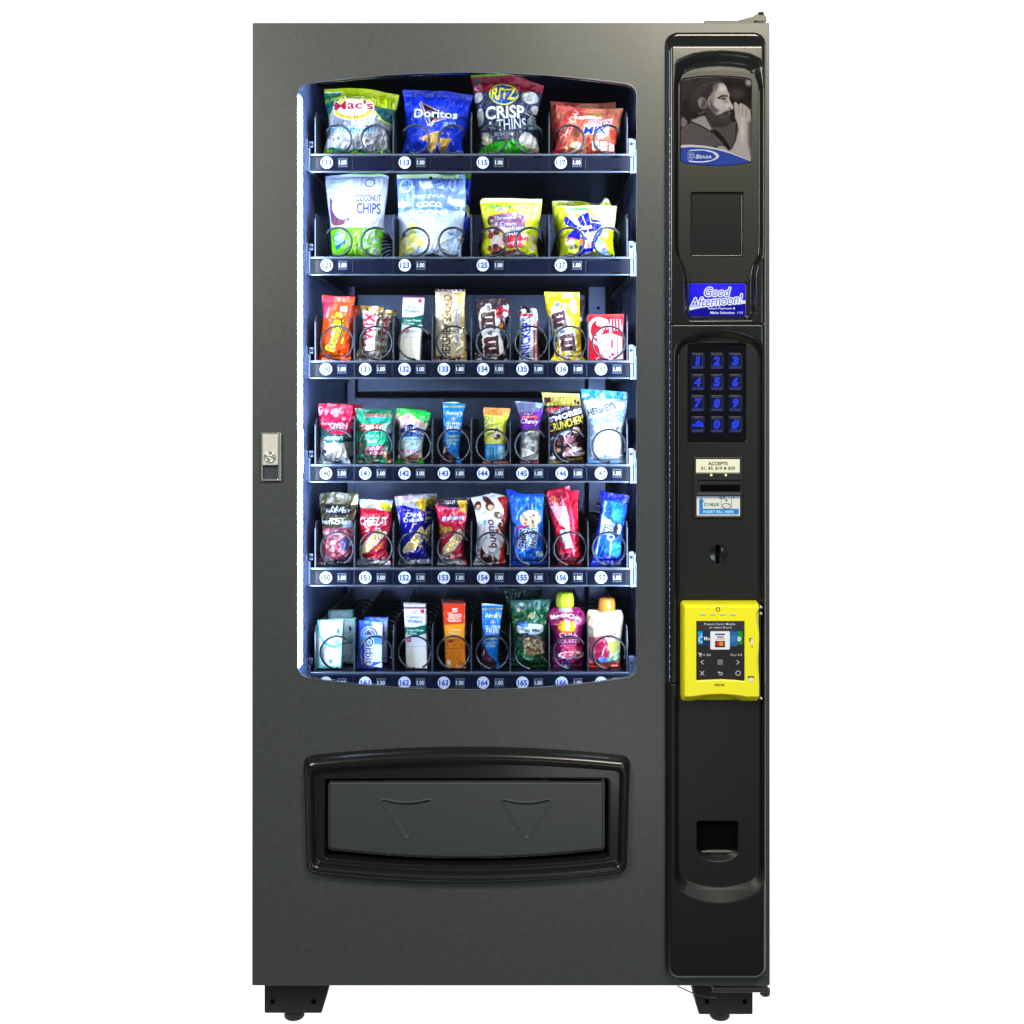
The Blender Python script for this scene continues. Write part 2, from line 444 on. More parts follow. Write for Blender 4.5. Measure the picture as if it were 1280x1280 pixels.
# slightly squarer shoulders like the photo
door_out = round_poly([(315.5, 28.5), (962, 28.5), (962.5, 1232), (315, 1232)], 2.0, 3)
deliv_hole = round_poly([(401, 970), (766, 970), (766, 1082), (401, 1082)], 6)
panel_out = round_poly([(832.5, 39), (958, 39), (959, 1223), (832.5, 1223)], 16, 8)
panel_hole = round_poly([(838, 45), (952, 45), (953, 1217), (838, 1217)], 12, 6)
me = plate_mesh('door_panel', [loop_w(door_out), loop_w(win), loop_w(deliv_hole), loop_w(panel_hole)], 0.0, 0.003, 0.0008)
link('door_panel', me, VM, None, paint)

# cabinet shell behind the door
a, b = W(317.5, 1230), W(960.5, 31)
x0, x1, z0, z1 = a.x, b.x, a.z, b.z
bm = bmesh.new(); t = 0.015
Y0, Y1 = 0.055, 0.86
bm_box(bm, x0, x0+t, Y0, Y1, z0, z1); bm_box(bm, x1-t, x1, Y0, Y1, z0, z1)
bm_box(bm, x0+t, x1-t, Y0, Y1, z1-t, z1); bm_box(bm, x0+t, x1-t, Y0, Y1, z0, z0+t)
bm_box(bm, x0+t, x1-t, Y1-t, Y1, z0+t, z1-t)
link('cabinet', bm_mesh(bm, 'cabinet'), VM, None, paint)
# folded rim of the door, then its gasket
rx0, rx1, rz0, rz1 = W(315.6, 0).x, W(962, 0).x, W(0, 1231.5).z, W(0, 29).z
bm = bmesh.new()
bm_box(bm, rx0, rx0+.0025, .0031, .05, rz0, rz1); bm_box(bm, rx1-.0025, rx1, .0031, .05, rz0, rz1)
bm_box(bm, rx0+.0025, rx1-.0025, .0031, .05, rz1-.0025, rz1); bm_box(bm, rx0+.0025, rx1-.0025, .0031, .05, rz0, rz0+.0025)
link('door_rim', bm_mesh(bm, 'door_rim'), VM, None, paint)
# door gasket
for q in ((x0+.004, x0+.02, z0+.004, z1-.004), (x1-.02, x1-.004, z0+.004, z1-.004)): box('door_gasket', VM, rubber, q[0], q[1], 0.0502, 0.0548, q[2], q[3])

# interior liner: side walls, ceiling, floor, back
IL = W(370.0, 0).x; IR = W(807, 0).x
IT = W(0, 60).z; IB = W(0, 885).z
BY = 0.72
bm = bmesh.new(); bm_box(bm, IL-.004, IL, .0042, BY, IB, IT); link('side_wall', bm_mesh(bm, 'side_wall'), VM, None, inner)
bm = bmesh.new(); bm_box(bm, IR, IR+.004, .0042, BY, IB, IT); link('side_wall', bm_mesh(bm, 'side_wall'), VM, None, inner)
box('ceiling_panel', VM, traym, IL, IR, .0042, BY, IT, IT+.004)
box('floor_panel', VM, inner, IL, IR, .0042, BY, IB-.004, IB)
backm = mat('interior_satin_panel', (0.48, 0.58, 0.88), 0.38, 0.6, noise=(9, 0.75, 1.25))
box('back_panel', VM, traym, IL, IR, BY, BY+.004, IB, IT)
# air duct panels, corner posts and rail standing on the back panel
def bpx(name, X0, Yt, X1, Yb, d, th=.012, m=backm, bev=.002):
    a = W(X0, Yb, d); b = W(X1, Yt, d); return box(name, VM, m, a.x, b.x, d, d+th, a.z, b.z, bev)
bpx('duct_cover', 447, 368, 731, 490, BY-.02)
bpx('duct_cover', 438, 497, 731, 780, BY-.03)
bpx('duct_cover', 447, 240, 735, 262, BY-.03)
bpx('duct_cover', 447, 268, 731, 360, BY-.02)
bpx('corner_post', 434, 225, 443, 800, BY-.04, .03)
bpx('corner_post', 736, 225, 757, 800, BY-.04, .03)
for yy in (300, 385, 505, 630, 700):
    p = W(748, yy, BY-.0405); lathe('screw', VM, coilm, [(.004, 0), (.004, .002), (.002, .003)], p, 10).rotation_euler = (math.radians(90), 0, 0)

# window glass and thin trim
gl = plate_mesh('window_glass', [loop_w(arch_poly(371.6, 796, 106.6, 90.6, 845.4, 862, 14.5))], 0.012, 0.0135, 0)
link('window_glass', gl, VM, None, glass)
wi = [(x, y) for x, y in arch_poly(372.0, 795.7, 107.0, 91.0, 845, 861.5, 14.5)]
me = plate_mesh('window_trim', [loop_w(arch_poly(370.9, 796.6, 105.9, 89.9, 846.1, 862.6, 15.1)), loop_w(wi)], -0.0012, 0.0015, 0.0003)
link('window_trim', me, VM, None, mat('window_trim_steel', (0.16, 0.18, 0.22), 0.3, 0.6))

# LED tubes on the inner edge of the opening
def strip(xa, xb, ya, yb, d0, d1):
    bm = bmesh.new(); zt, zb = W(0, ya).z, W(0, yb).z; bm_box(bm, xa, xb, d0, d1, zb, zt)
    return link('led_tube', bm_mesh(bm, 'led_tube'), VM, None, ledm)
for (ya, yb, off) in ((117, 537, 0), (539, 591, .0016), (593, 836, 0)):
    xl = W(371.0, 0).x; strip(xl+.0002+off, xl+.0026+off, ya, yb, .010, .046)
    xr = W(805.8, 0).x; strip(xr-.0030-off, xr-.0006-off, ya, yb, .010, .050)
bm = bmesh.new(); bm_box(bm, W(400, 0).x, W(768, 0).x, .050, .064, W(0, 63).z, W(0, 62).z)  # unseen top lamp, added to even out the light on the packs
link('led_tube', bm_mesh(bm, 'led_tube'), VM, None, mat('unseen_top_lamp', (0.9, 0.9, 0.9), 0.4, emit=(0.75, 0.86, 1.0), es=30.0))

# ---------------------------------------------------------------- trays with dividers, coils, number and price tags
TD = 0.12          # depth of the tray fronts
ROWS = [  # floor line, tag centre, bottom edge, number of slots, first number
    (193.0, 204.0, 215.5, 4, 111), (321.5, 332.0, 344.0, 4, 121), (451.0, 461.5, 473.0, 8, 130),
    (580.5, 591.5, 602.5, 8, 140), (709.5, 721.5, 732.0, 8, 150), (840.0, 852.5, 863.0, 8, 160)]
def floor_z(r): return W(0, ROWS[r][0], TD).z

def coil_points(rad, start, arc, sgn, length=.50):
    """front turn, one quick step back past the first pack, then the regular helix (local, y from 0)"""
    pts = []; n1 = int(abs(arc)/9)
    for i in range(n1+1):
        a = math.radians(start+sgn*arc*i/n1); pts.append((rad*math.cos(a), .004*i/n1, rad*math.sin(a)))
    a0 = start+sgn*arc; stp = 34
    for i in range(1, 7):
        a = math.radians(a0+sgn*stp*i/6); pts.append((rad*math.cos(a), .004+.070*sstep(i/6), rad*math.sin(a)))
    a1 = a0+sgn*stp; y = .074; turns = (length-y)/.052; n = int(turns*20)
    for i in range(1, n+1):
        a = math.radians(a1+sgn*360*turns*i/n); pts.append((rad*math.cos(a), y+.052*turns*i/n, rad*math.sin(a)))
    return pts
k_ = kf(TD+.008)
R8, R4 = 20.6*S*k_, 17.8*S*k_
COIL8 = [tube_mesh('spiral_coil', coil_points(R8, st, arc, 1), .0021) for st, arc in ((-62, 322), (-20, 283), (32, 230), (-75, 335))]
COIL4 = [tube_mesh('spiral_coil', coil_points(R4, -112, 250, 1), .0025), tube_mesh('spiral_coil', coil_points(R4, 292, 250, -1), .0025)]

def tray_profile(r):
    fy, ty, by, n, num = ROWS[r]
    tray = empty('tray', (0, TD, floor_z(r))); tray.parent = VM
    o0 = Vector((0, TD, floor_z(r)))
    def add(name, m, px0, py0, px1, py1, d0, d1, bev=0, dref=TD):
        a = W(px0, py1, dref)-o0; b = W(px1, py0, dref)-o0
        return box(name, tray, m, a.x, b.x, d0-TD, d1-TD, a.z, b.z, bev)
    # floor pan
    ax, bx = W(388, 0, TD).x, W(789, 0, TD).x
    bm = bmesh.new(); bm_box(bm, ax, bx, .002, .57, -.003, 0); bm_box(bm, ax, bx, .568, .57, -.022, -.0032)
    for q in (ax, bx-.002): bm_box(bm, q, q+.002, .002, .568, -.02, -.0032)
    link('tray_floor', bm_mesh(bm, 'tray_floor'), tray, None, traym)
    add('front_rail', traym, 388.5, fy+2.6, 788, by-1.2, TD-.004, TD+.0018, .0008)
    add('edge_strip', edgem, 388.5, fy-.2, 786, fy+2.2, TD-.005, TD+.0018, .0006)
    add('edge_strip', edgem, 388.5, by-1.0, 786, by+.6, TD-.0055, TD+.0015, .0004)
    # label strip windows (clear holders) with joints
    pitch = (784-394)/n
    for i in range(n):
        xa = 394+pitch*i
        wd = 45.5 if n == 4 else 46.6
        add('label_holder', mat('label_holder', (0.0025, 0.004, 0.013), 0.25, spec=.2), xa+.6, fy+4.2, xa+wd, by-2.6, TD-.0056, TD-.0042, .0005)
        if n == 4:
            add('label_holder', mat('label_holder_plain', (0.003, 0.0045, 0.014), 0.25, spec=.2), xa+wd+1.2, fy+4.6, xa+96.2, by-3.0, TD-.0054, TD-.0042, .0005)
            for (qx, qy) in ((xa+wd+32, fy+3.9), (xa+wd+32, by-3.2)):
                add('clip_slot', darkhole, qx, qy-.8, qx+11, qy+.8, TD-.0062, TD-.0055)
    # dividers
    top = 57 if n == 8 else 55
    xs = [394+pitch*i for i in range(n+1)]
    zt = top*S*kf(TD)
    bm = bmesh.new()
    prof = [(.001, 0), (.001, zt-.012), (.012, zt), (.05, zt), (.56, zt-.006), (.56, 0)]
    f = [[bm.verts.new((sx, y, z)) for y, z in prof] for sx in (-.0008, .0008)]
    bm.faces.new(f[0][::-1]); bm.faces.new(f[1])
    for i in range(len(prof)):
        j = (i+1) % len(prof); bm.faces.new((f[0][i], f[0][j], f[1][j], f[1][i]))
    bm_box(bm, -.0012, .0012, -.0004, .0012, .0, zt-.012)
    dme = bm_mesh(bm, 'divider')
    for x in xs:
        d = link('divider', dme, tray, (W(x, 0, TD).x, .0005, .0002), divm)
    # coils
    if n == 8:
        for i in range(8):
            cx = W(421+48.6*i, 0, TD+.008).x
            link('spiral_coil', COIL8[(i*3+r*2+(i//3)) % 4], tray, (cx, .0085, R8+.0035), coilm)
    else:
        for j in range(4):
            for s_, cc in ((0, 421.5), (1, 469.0)):
                cx = W(cc+97*j, 0, TD+.008).x
                link('spiral_coil', COIL4[s_], tray, (cx, .0085, R4+.0035), coilm)
    # number discs and price displays
    for i in range(n):
        if n == 4: cx, pxc, lab = 409+97.3*i, 429+97.3*i, str(num+2*i)
        else: cx, pxc, lab = 408+49.0*i, 428+49.0*i, str(num+i)
        c = W(cx, ty, TD)-o0
        tag_mesh('number_tag', tray, c, 7.6*S*kf(TD), lab, 11.6*S*kf(TD), 7.4*S*kf(TD), bluep)
        c = W(pxc, ty, TD)-o0
        price_mesh(tray, c)
    # end brackets
    for side in (0, 1):
        bracket(tray, o0, fy, by, side)
    return tray

def flat_text(s, w, h, bold=.03):
    co, tr = text_tris(s, bold); return co*np.array([w, h]), tr
def tag_mesh(name, parent, c, rad, s, tw, th, ink):
    bm = bmesh.new()
    n = 28; yb, yf = -.0056, -.0068
    ring = [bm.verts.new((rad*math.cos(2*math.pi*i/n), yf, rad*math.sin(2*math.pi*i/n))) for i in range(n)]
    rb = [bm.verts.new((rad*math.cos(2*math.pi*i/n), yb, rad*math.sin(2*math.pi*i/n))) for i in range(n)]
    bm.faces.new(ring)
    for i in range(n): bm.faces.new((ring[i], rb[i], rb[(i+1) % n], ring[(i+1) % n]))
    p, tr = flat_text(s, tw, th, .11)
    vs = [bm.verts.new((x, yf-.0003, z)) for x, z in p]
    for a_, b_, d_ in tr:
        try: f = bm.faces.new((vs[a_], vs[b_], vs[d_])); f.material_index = 1
        except ValueError: pass
    link(name, bm_mesh(bm, name), parent, c, [whitep, ink])
PRICE = None
def price_mesh(parent, c):
    global PRICE
    if PRICE is None:
        bm = bmesh.new(); q = S*kf(TD)
        bm_box(bm, -5.8*q, 5.8*q, -.0068, -.0056, -5.6*q, 5.6*q, .0006, 2, 0)
        bm_box(bm, -4.9*q, 4.9*q, -.0071, -.0069, -4.4*q, 4.4*q, 0, 1, 1)
        p, tr = flat_text('1.00', 9.0*q, 5.2*q, .04)
        vs = [bm.verts.new((x, -.0073, z)) for x, z in p]
        for a_, b_, d_ in tr:
            try: f = bm.faces.new((vs[a_], vs[b_], vs[d_])); f.material_index = 2
            except ValueError: pass
        PRICE = bm_mesh(bm, 'price_tag')
    link('price_tag', PRICE, parent, c, [mat('price_frame', (0.06, 0.08, 0.14), 0.25), mat('price_back', (0.006, 0.007, 0.012), 0.3), whitep])

def bracket(tray, o0, fy, by, side):
    bm = bmesh.new()
    def bb(px0, py0, px1, py1, d0, d1, bev=.0006):
        a = W(px0, py1, TD)-o0; b = W(px1, py0, TD)-o0
        bm_box(bm, a.x, b.x, d0-TD, d1-TD, a.z, b.z, bev)
    if side == 0:
        bb(383.2, fy-18, 385.2, by-1, TD-.006, TD+.03)
        bb(385.4, fy-8, 388.2, by-2, TD-.002, TD+.02)
        bb(385.4, by-1.8, 389, by-.4, TD-.006, TD+.01)
        bb(386, fy-17, 391, fy-9, TD+.004, TD+.007)
        m = mat('bracket_steel', (0.10, 0.13, 0.20), 0.3, 0.5)
    else:
        bb(785.8, fy-20, 792, fy+3, TD-.001, TD+.012)
        bb(792.2, fy-18, 794.2, by+1, TD-.006, TD+.03)
        bb(787.2, fy+3.4, 791.8, by-2, TD+.001, TD+.014)
        bb(787, by-1.8, 796.5, by+1.5, TD-.004, TD+.004)
        bb(794.4, fy-6, 797.4, by-2, TD-.002, TD+.01)
        m = mat('bracket_bright', (0.13, 0.17, 0.26), 0.28, 0.7, noise=(120, .4, 1.5))
    link('end_bracket', bm_mesh(bm, 'end_bracket'), tray, None, m)
    # screw on the bracket
    c = W(388.6 if side == 0 else 789, fy-13, TD)-o0
    q = lathe('screw', tray, coilm, [(.0032, 0), (.0032, .002), (.0015, .0028)], (c.x, (.0035 if side == 0 else -.0012), c.z), 10)
    q.rotation_euler = (math.radians(90), 0, 0)

for r in range(6): tray_profile(r)
# side rails holding the trays, running to the back
for r in range(6):
    z = floor_z(r)-.012
    for xx in (IL+.0005, IR-.0105):
        bm = bmesh.new(); bm_box(bm, xx, xx+.010, TD+.03, BY-.045, z-.02, z-.012, .001)
        link('support_rail', bm_mesh(bm, 'support_rail'), VM, None, edgem)
#MORE
# ---------------------------------------------------------------- control column
UP = [(841.5,84),(845,76.5),(864,68.8),(882,66),(900,65),(918,66),(936,68.5),(950,75),(955,84),(955,308),(953.5,320),(947,333),(944.5,345),(944.5,392),(939,401.3),(861,401.8),(854.5,393),(854,345),(850.5,333),(843,318),(841.5,306)]
MID = arch_poly(842.3, 955.2, 428, 412, 1107, 1126.5, 14)
def panelH(X, Y):
    sd = rr_sdf(X, Y, 832.5, 39, 958.5, 1223, 16)
    t = np.clip(-sd/8.0, 0, 1); H = .022*np.sqrt(np.maximum(1-(1-t)**2, 0))
    H = H-.0150*np.clip(np.sqrt((61-Y).clip(0)**2+3)-1.7, 0, 22)/22*np.clip(-sd/6, 0, 1)
    for poly, ys, ws in ((UP, [60, 88, 112, 380, 402], [17, 17, 6, 6, 5]), (MID, [410, 428, 445, 1085, 1112, 1130], [13, 13, 6, 6, 17, 17])):
        s1 = poly_sdf(X, Y, poly); ww = np.interp(Y, ys, ws)
        lin = np.clip(-s1/ww, 0, 1); wl = np.clip((Y-1075)/20, 0, 1); H = H-.014*(sstep(-s1/ww)*(1-wl)+lin*wl)*(1-.0*wl)
    # poster pocket, blank window, display pocket
    pk = arch_poly(850.2, 940.8, 98, 93.5, 203, 207.5, 6)
    H = H-.0035*sstep(-poly_sdf(X, Y, pk)/1.6)
    H = H-.0045*sstep(-rr_sdf(X, Y, 863.4, 239.4, 930.2, 321.0, 3)/1.7)
    H = H-.0028*sstep(-rr_sdf(X, Y, 861.4, 353.4, 933.0, 395.6, 2)/1.5)
    H = H-.0035*sstep(-rr_sdf(X, Y, 859.4, 428.0, 933.4, 553.6, 3)/1.6)
    # coin slot
    c = np.hypot(X-898, (Y-693.4)); H = H-.0022*sstep((11.8-c)/9)
    H = H-.022*sstep(-rr_sdf(X, Y, 895.2, 681.5, 900.8, 705.5, .6)/.9)
    # coin return scoop and hole
    e = np.hypot((X-898.5)/26.5, (Y-1064)/14.5)
    H = H-np.where(Y > 1064, .012*np.clip((1-e)*2.2, 0, 1), 0)
    H = H-.060*sstep(-rr_sdf(X, Y, 871.5, 1027.5, 923.5, 1066, 4)/1.2)
    for ysm in (405.6, 853.4):
        H = H-.003*np.exp(-((Y-ysm)/.8)**2)
    return H
DP = -.012
for (ya, yb, m) in ((39, 405.6, blackpl), (405.6, 853.4, blackpl), (853.4, 1223, mat('satin_black_molding', (0.0055, 0.006, 0.007), 0.42, spec=.35, bump=(900, 0.1, 0.0003)))):
    relief('control_cover', VM, m, 831.5, ya-(1 if ya == 39 else 0), 959.5, yb+(1 if yb == 1223 else 0), .95, panelH, DP,
           keepf=lambda X, Y: rr_sdf(X, Y, 832.5, 39, 958.5, 1223, 16) < .4)

# recessed inserts of grey textured plastic following the recess floors
insm = mat('grey_control_insert', (0.0125, 0.013, 0.0118), 0.34, spec=0.3, noise=(800, .85, 1.15), bump=(1200, .15, .0003))
def insert(poly, cuts, y, th=.0012):
    loops = [loop_w(poly, DP)]+[loop_w(c, DP) for c in cuts]
    link('control_insert', plate_mesh('control_insert', loops, y-th, y, .0003), VM, None, insm)
UPI = [(847.8,96),(851,92.5),(875,88.8),(898,87.4),(921,88.8),(945,92.5),(948,96),(948,312),(945.5,322),(938.5,336),(937.2,348),(937.2,352.6),(858.8,352.6),(858.6,345),(856,334),(850,321),(847.8,310)]
insert(round_poly(UPI, 2, 3), [arch_poly(850.4, 940.6, 98.2, 93.8, 202.8, 207.2, 6), round_poly([(863.6,239.6),(930,239.6),(930,320.8),(863.6,320.8)], 2.5, 4)], -.0082)
MIDI = round_poly([(849,440),(858,428),(898,424.6),(936,428),(947.5,440),(947.5,850),(849,850)], 6, 5)
MIDI = round_poly([(849.5,440),(856,430),(898,426.4),(940,430),(947.5,440),(947.5,851.5),(849.5,851.5)], 5, 4)
insert(MIDI, [round_poly([(866.6,571.2),(928.8,571.2),(928.8,648.2),(866.6,648.2)], 1, 2), round_poly([(859.6,428.8),(933.2,428.8),(933.2,553.4),(859.6,553.4)], 2.5, 4),
              [(898+11.9*math.cos(a), 693.4+11.9*math.sin(a)) for a in np.linspace(0, 2*math.pi, 33)[:-1]]], -.0082)

# emissive blue strip with a row of brighter dots along the column's left edge
stripm = mat('blue_emissive_strip', (.02, .03, .08), .2, emit=(.06, .11, .40), es=.6)
dotm = mat('blue_emissive_dot', (.1, .1, .1), .3, emit=(.36, .52, 1.0), es=.75)
a = W(835.7, 852, DP); b = W(837.3, 64, DP)
box('blue_strip', VM, stripm, a.x, b.x, -.0192, -.0172, a.z, b.z, .0005)
bm = bmesh.new(); y = 150.0
rs = random.Random(2)
while y < 845:
    c = W(836.5, y, DP); h = rs.uniform(.4, 1.1)*S
    bm_box(bm, c.x-.0007, c.x+.0007, -.0197, -.0190, c.z-h, c.z+h); y += rs.uniform(7, 13)
o = link('strip_dots', bm_mesh(bm, 'strip_dots'), VM, None, dotm); tag(o, kind='stuff')

# ---- poster of a bearded man in profile
def art_poster(c):
    g = lambda v: (v+6, v, v+3)
    c.P([(0,0),(890,0),(890,1300),(0,1300)], g(22))
    c.E(560, 650, 60, 40, g(62), soft=40); c.E(645, 572, 24, 26, g(150), soft=22); c.E(640, 800, 60, 90, g(45), soft=50)
    c.E(215, 600, 60, 80, g(52), soft=50); c.E(190, 720, 50, 60, g(58), soft=30); c.E(190, 850, 30, 40, g(120), soft=20)
    # right side shirt and far arm
    c.P([(385,890),(450,850),(560,845),(570,980),(530,1060),(430,1000)], g(84), soft=10)
    # neck
    c.P([(245,830),(290,780),(350,770),(392,890),(372,925),(300,890),(240,860)], g(150), soft=8)
    c.P([(330,790),(370,860),(392,905),(380,860),(350,770)], g(60), soft=8)
    # hair bun and hair
    c.P([(232,700),(195,690),(180,740),(188,800),(230,845),(270,800),(270,740)], g(40), soft=8, smooth=4)
    c.P([(240,650),(258,590),(310,550),(370,535),(430,542),(478,572),(470,590),(430,600),(395,640),(372,700),(352,760),(300,790),(262,790),(238,740)], g(52), soft=6, smooth=4)
    for i in range(7): c.L([(250+i*8,700-i*6),(275+i*18,620-i*8),(350+i*16,570+i*1)], 3, g(84+8*(i % 3)), .45)
    c.P([(258,760),(300,795),(345,775),(352,800),(300,812),(262,830),(246,800)], g(38), soft=7)
    # face
    face = [(395,640),(402,605),(430,582),(462,578),(484,596),(497,626),(512,660),(509,684),(524,715),(541,748),(531,760),(512,764),(520,782),(512,798),(516,815),(500,840),(430,850),(380,800),(356,735),(362,690),(380,665)]
    c.P(face, g(172), soft=5, smooth=3)
    c.P([(356,700),(392,640),(410,660),(400,740),(430,790),(390,800),(352,750)], g(140), soft=18)
    c.P([(395,600),(420,575),(440,572),(425,620),(400,650)], g(110), soft=16); c.E(462, 618, 26, 22, g(196), soft=20); c.E(478, 706, 16, 10, g(140), soft=12); c.P([(380,690),(400,730),(440,770),(410,790),(370,760)], g(96), soft=16); c.E(500, 735, 20, 16, g(190), soft=12); c.E(440, 725, 34, 26, g(184), soft=22)
    # beard
    c.P([(352,690),(362,740),(388,772),(420,800),(452,792),(480,776),(508,768),(526,772),(519,784),(505,788),(520,797),(517,812),(526,832),(513,862),(475,884),(425,884),(385,868),(356,820),(345,770)], g(58), soft=12, smooth=3)
    c.E(470, 812, 34, 12, g(82), soft=14); c.E(420, 830, 20, 22, g(60), soft=12)
    for i in range(26):
        x = 372+i*6; c.L([(x,795+8*math.sin(i)),(x-4,850+10*math.cos(i*2))], 2.4, g(84), .5)
    # eye, brow, nose, ear
    c.P([(428,678),(460,660),(500,664),(502,672),(462,672),(432,690)], g(38), soft=5)
    c.E(470, 686, 18, 7, g(48), soft=6); c.E(512, 752, 8, 5, g(90), soft=5)
    c.L([(505,690),(512,716),(530,744)], 3, g(206), .7)
    c.E(322, 716, 30, 42, g(136), rot=18, soft=12); c.P([(318,690),(342,700),(344,735),(326,752),(312,730),(322,712)], g(84), soft=10, smooth=3)
    # arm and fist at the mouth, dark object in it
    c.P([(520,770),(545,760),(560,800),(548,845),(528,846),(518,820)], g(40), soft=6)
    c.P([(540,716),(556,706),(572,728),(586,716),(604,722),(622,732),(640,748),(656,764),(662,830),(664,1120),(600,1090),(520,1050),(556,980),(572,900),(566,860),(550,820),(546,770)], g(168), soft=6)
    for q in ((575,730,572,790),(603,732,600,800),(632,750,628,810)): c.L([(q[0],q[1]),(q[2],q[3])], 5, g(112), .7)
    c.P([(640,850),(668,830),(668,1120),(640,1000)], g(100), soft=18); c.E(600, 900, 14, 80, g(190), soft=20)
    c.P([(420,1010),(470,1016),(530,1050),(610,1090),(560,1090),(440,1050)], g(158), soft=6)
    # shirt
    c.P([(165,905),(250,848),(300,868),(360,900),(402,928),(440,970),(470,1003),(420,1022),(300,1030),(165,1030)], g(92), soft=5)
    c.L([(246,846),(320,880),(396,924)], 9, g(30)); c.P([(400,895),(430,912),(470,955),(520,1030),(505,1050),(455,985),(402,930)], g(30), soft=4)
    c.L([(556,868),(556,950),(528,1030)], 7, g(36)); c.L([(300,930),(380,960),(440,1005)], 3, g(70)); c.L([(410,1018),(450,1008)], 6, g(34))
    # blue band with lettering
    c.P([(160,1008),(240,1006),(330,1012),(430,1030),(520,1058),(600,1090),(690,1128),(690,1200),(160,1200)], (205,205,212))
    c.P([(160,1028),(240,1022),(330,1026),(430,1043),(520,1068),(600,1098),(690,1134),(690,1200),(160,1200)], (38,58,138))
    c.E(300, 1084, 128, 42, (215,218,226), ring=3); c.P([(250,1048),(300,1038),(380,1050),(424,1078),(424,1092),(395,1062),(330,1046)], (220,222,230))
    c.P([(160,1028),(230,1024),(226,1150),(160,1160)], (38,58,138))
    c.E(240, 1084, 30, 30, (120,132,178)); c.E(240, 1084, 14, 30, (38,58,138), ring=2); c.L([(210,1084),(270,1084)], 4, (38,58,138)); c.L([(216,1068),(264,1068)], 3, (38,58,138)); c.L([(216,1100),(264,1100)], 3, (38,58,138))
    c.E(208, 1084, 12, 30, (38,58,138), soft=6)
    c.T('S', 290, 1088, 26, 28, (232,234,240), sh=.25, bold=.05); c.T('EAGA', 346, 1091, 84, 21, (232,234,240), sh=.25, bold=.05)
    c.grain(.10, 4); yy = c.Y < 1000; c.a = np.where((c.Y < 1120)[..., None] & (np.abs(c.a[..., 0]-c.a[..., 2]) < .12)[..., None], np.clip(c.a, 0, 1)**1.2*.84, c.a)
printed('poster', VM, mat('poster_print', rough=.11, attr=True, spec=.3), 850.6, 93.8, 940.4, 207.6, (40,36,38), art_poster, .0062, (820, 0, 5.5625),
        shape=arch_poly(851, 940, 99.5, 95.2, 202.4, 206.6, 5.5))
# thin bright lip under the poster
pl = [(852+ (939-852)*i/20, 205.9+ .9*(1-((i-10)/10)**2)) for i in range(21)]

def art_display(c):
    c.P([(0,0),(890,0),(890,1300),(0,1300)], (22,26,226))
    c.E(430, 790, 150, 60, (52,40,240), soft=60)
    c.P([(225,930),(330,905),(430,890),(520,884),(630,880),(630,985),(225,985)], (8,10,150))
    c.P([(228,918),(330,893),(430,876),(520,868),(626,864),(626,888),(520,890),(430,899),(330,913),(228,936)], (225,232,255))
    c.T('Good', 425, 806, 170, 60, (26,44,215), sh=.22, ol=(240,244,255), ow=8, bold=-.01)
    c.T('Afternoon!', 420, 868, 352, 64, (26,44,215), rot=5, sh=.22, ol=(240,244,255), ow=8, bold=-.01)
    c.T('Insert Payment &', 458, 922, 188, 19, (238,240,255), sh=.12, bold=.05)
    c.T('Make Selection', 462, 950, 168, 18, (238,240,255), sh=.12, bold=.05)
    c.T('FSI', 585, 950, 36, 14, (215,222,255), sh=.4, bold=.02)
dsp = printed('display_screen', VM, screenm, 861.9, 353.9, 932.6, 395.2, (22,26,226), art_display, .0068, (820, 220, 5.5625), r=1.5, res=4)
pbox('display_backing', VM, darkhole, 861, 353, 933.4, 396, -.0055, .001, dref=DP)

# ---- keypad
KP = empty('keypad', W(896.4, 491, DP)); KP.parent = VM
ko = Vector(KP.location)
def kbox(name, m, px0, py0, px1, py1, d0, d1, bev=0, parent=None):
    a = W(px0, py1, DP)-ko; b = W(px1, py0, DP)-ko
    return box(name, parent or KP, m, a.x, b.x, d0-ko.y, d1-ko.y, a.z, b.z, bev)
kbox('keypad_plate', mat('keypad_black', (.005,.005,.007), .12, spec=.3), 859.8, 428.4, 933.0, 553.2, -.0072, -.003, .0008)
def art_key(ch):
    def f(c):
        c.R(-90, -110, 90, 110, (9,12,46)); c.R(-56, 52, 56, 82, (60,66,120), al=.8, soft=16); 
        if ch == 'cloud':
            c.P([(-58,18),(-50,-2),(-22,-8),(-5,-34),(18,-38),(34,-22),(52,-6),(60,16),(40,26),(-40,22)], (30,62,232), smooth=4)
            c.L([(-30,4),(6,8),(20,-18)], 5, (12,16,90)); c.L([(-8,-14),(30,4)], 4, (12,16,90))
        else: c.T(ch, 0, 0, (30 if ch == '1' else 58 if ch != '#' else 66), 86, (52,92,255), bold=.2, sh=.12, hollow=4.5, ol=(24,38,190), ow=4)
    return f
keys = ['1','2','3','4','5','6','7','8','9','cloud','0','#']
for i, ch in enumerate(keys):
    kx = (872.3, 896.3, 919.4)[i % 3]; ky = (451.0, 477.5, 504.0, 530.4)[i//3]
    c = Canvas(kx-8.6, ky-10.4, kx+8.6, ky+10.4, (10,12,44), 9, (kx, ky, 8)); art_key(ch)(c)
    def h(X, Y, kx=kx, ky=ky):
        s_ = rr_sdf(X, Y, kx-8.2, ky-9.9, kx+8.2, ky+9.9, 1.6); return .0076+.0026*sstep(-s_/2.4)+.0007*np.clip((ky+8-Y)/18, 0, 1)
    o = relief('key', None, mat('lit_key', (.005,.006,.014), .10, spec=.3, attr='emit', es=1.05), kx-8.4, ky-10.1, kx+8.4, ky+10.1, .3, h, DP, cfun=lambda X, Y, c=c: c.sample(X, Y))
    o.parent = KP; o.matrix_parent_inverse.identity(); o.location = -ko

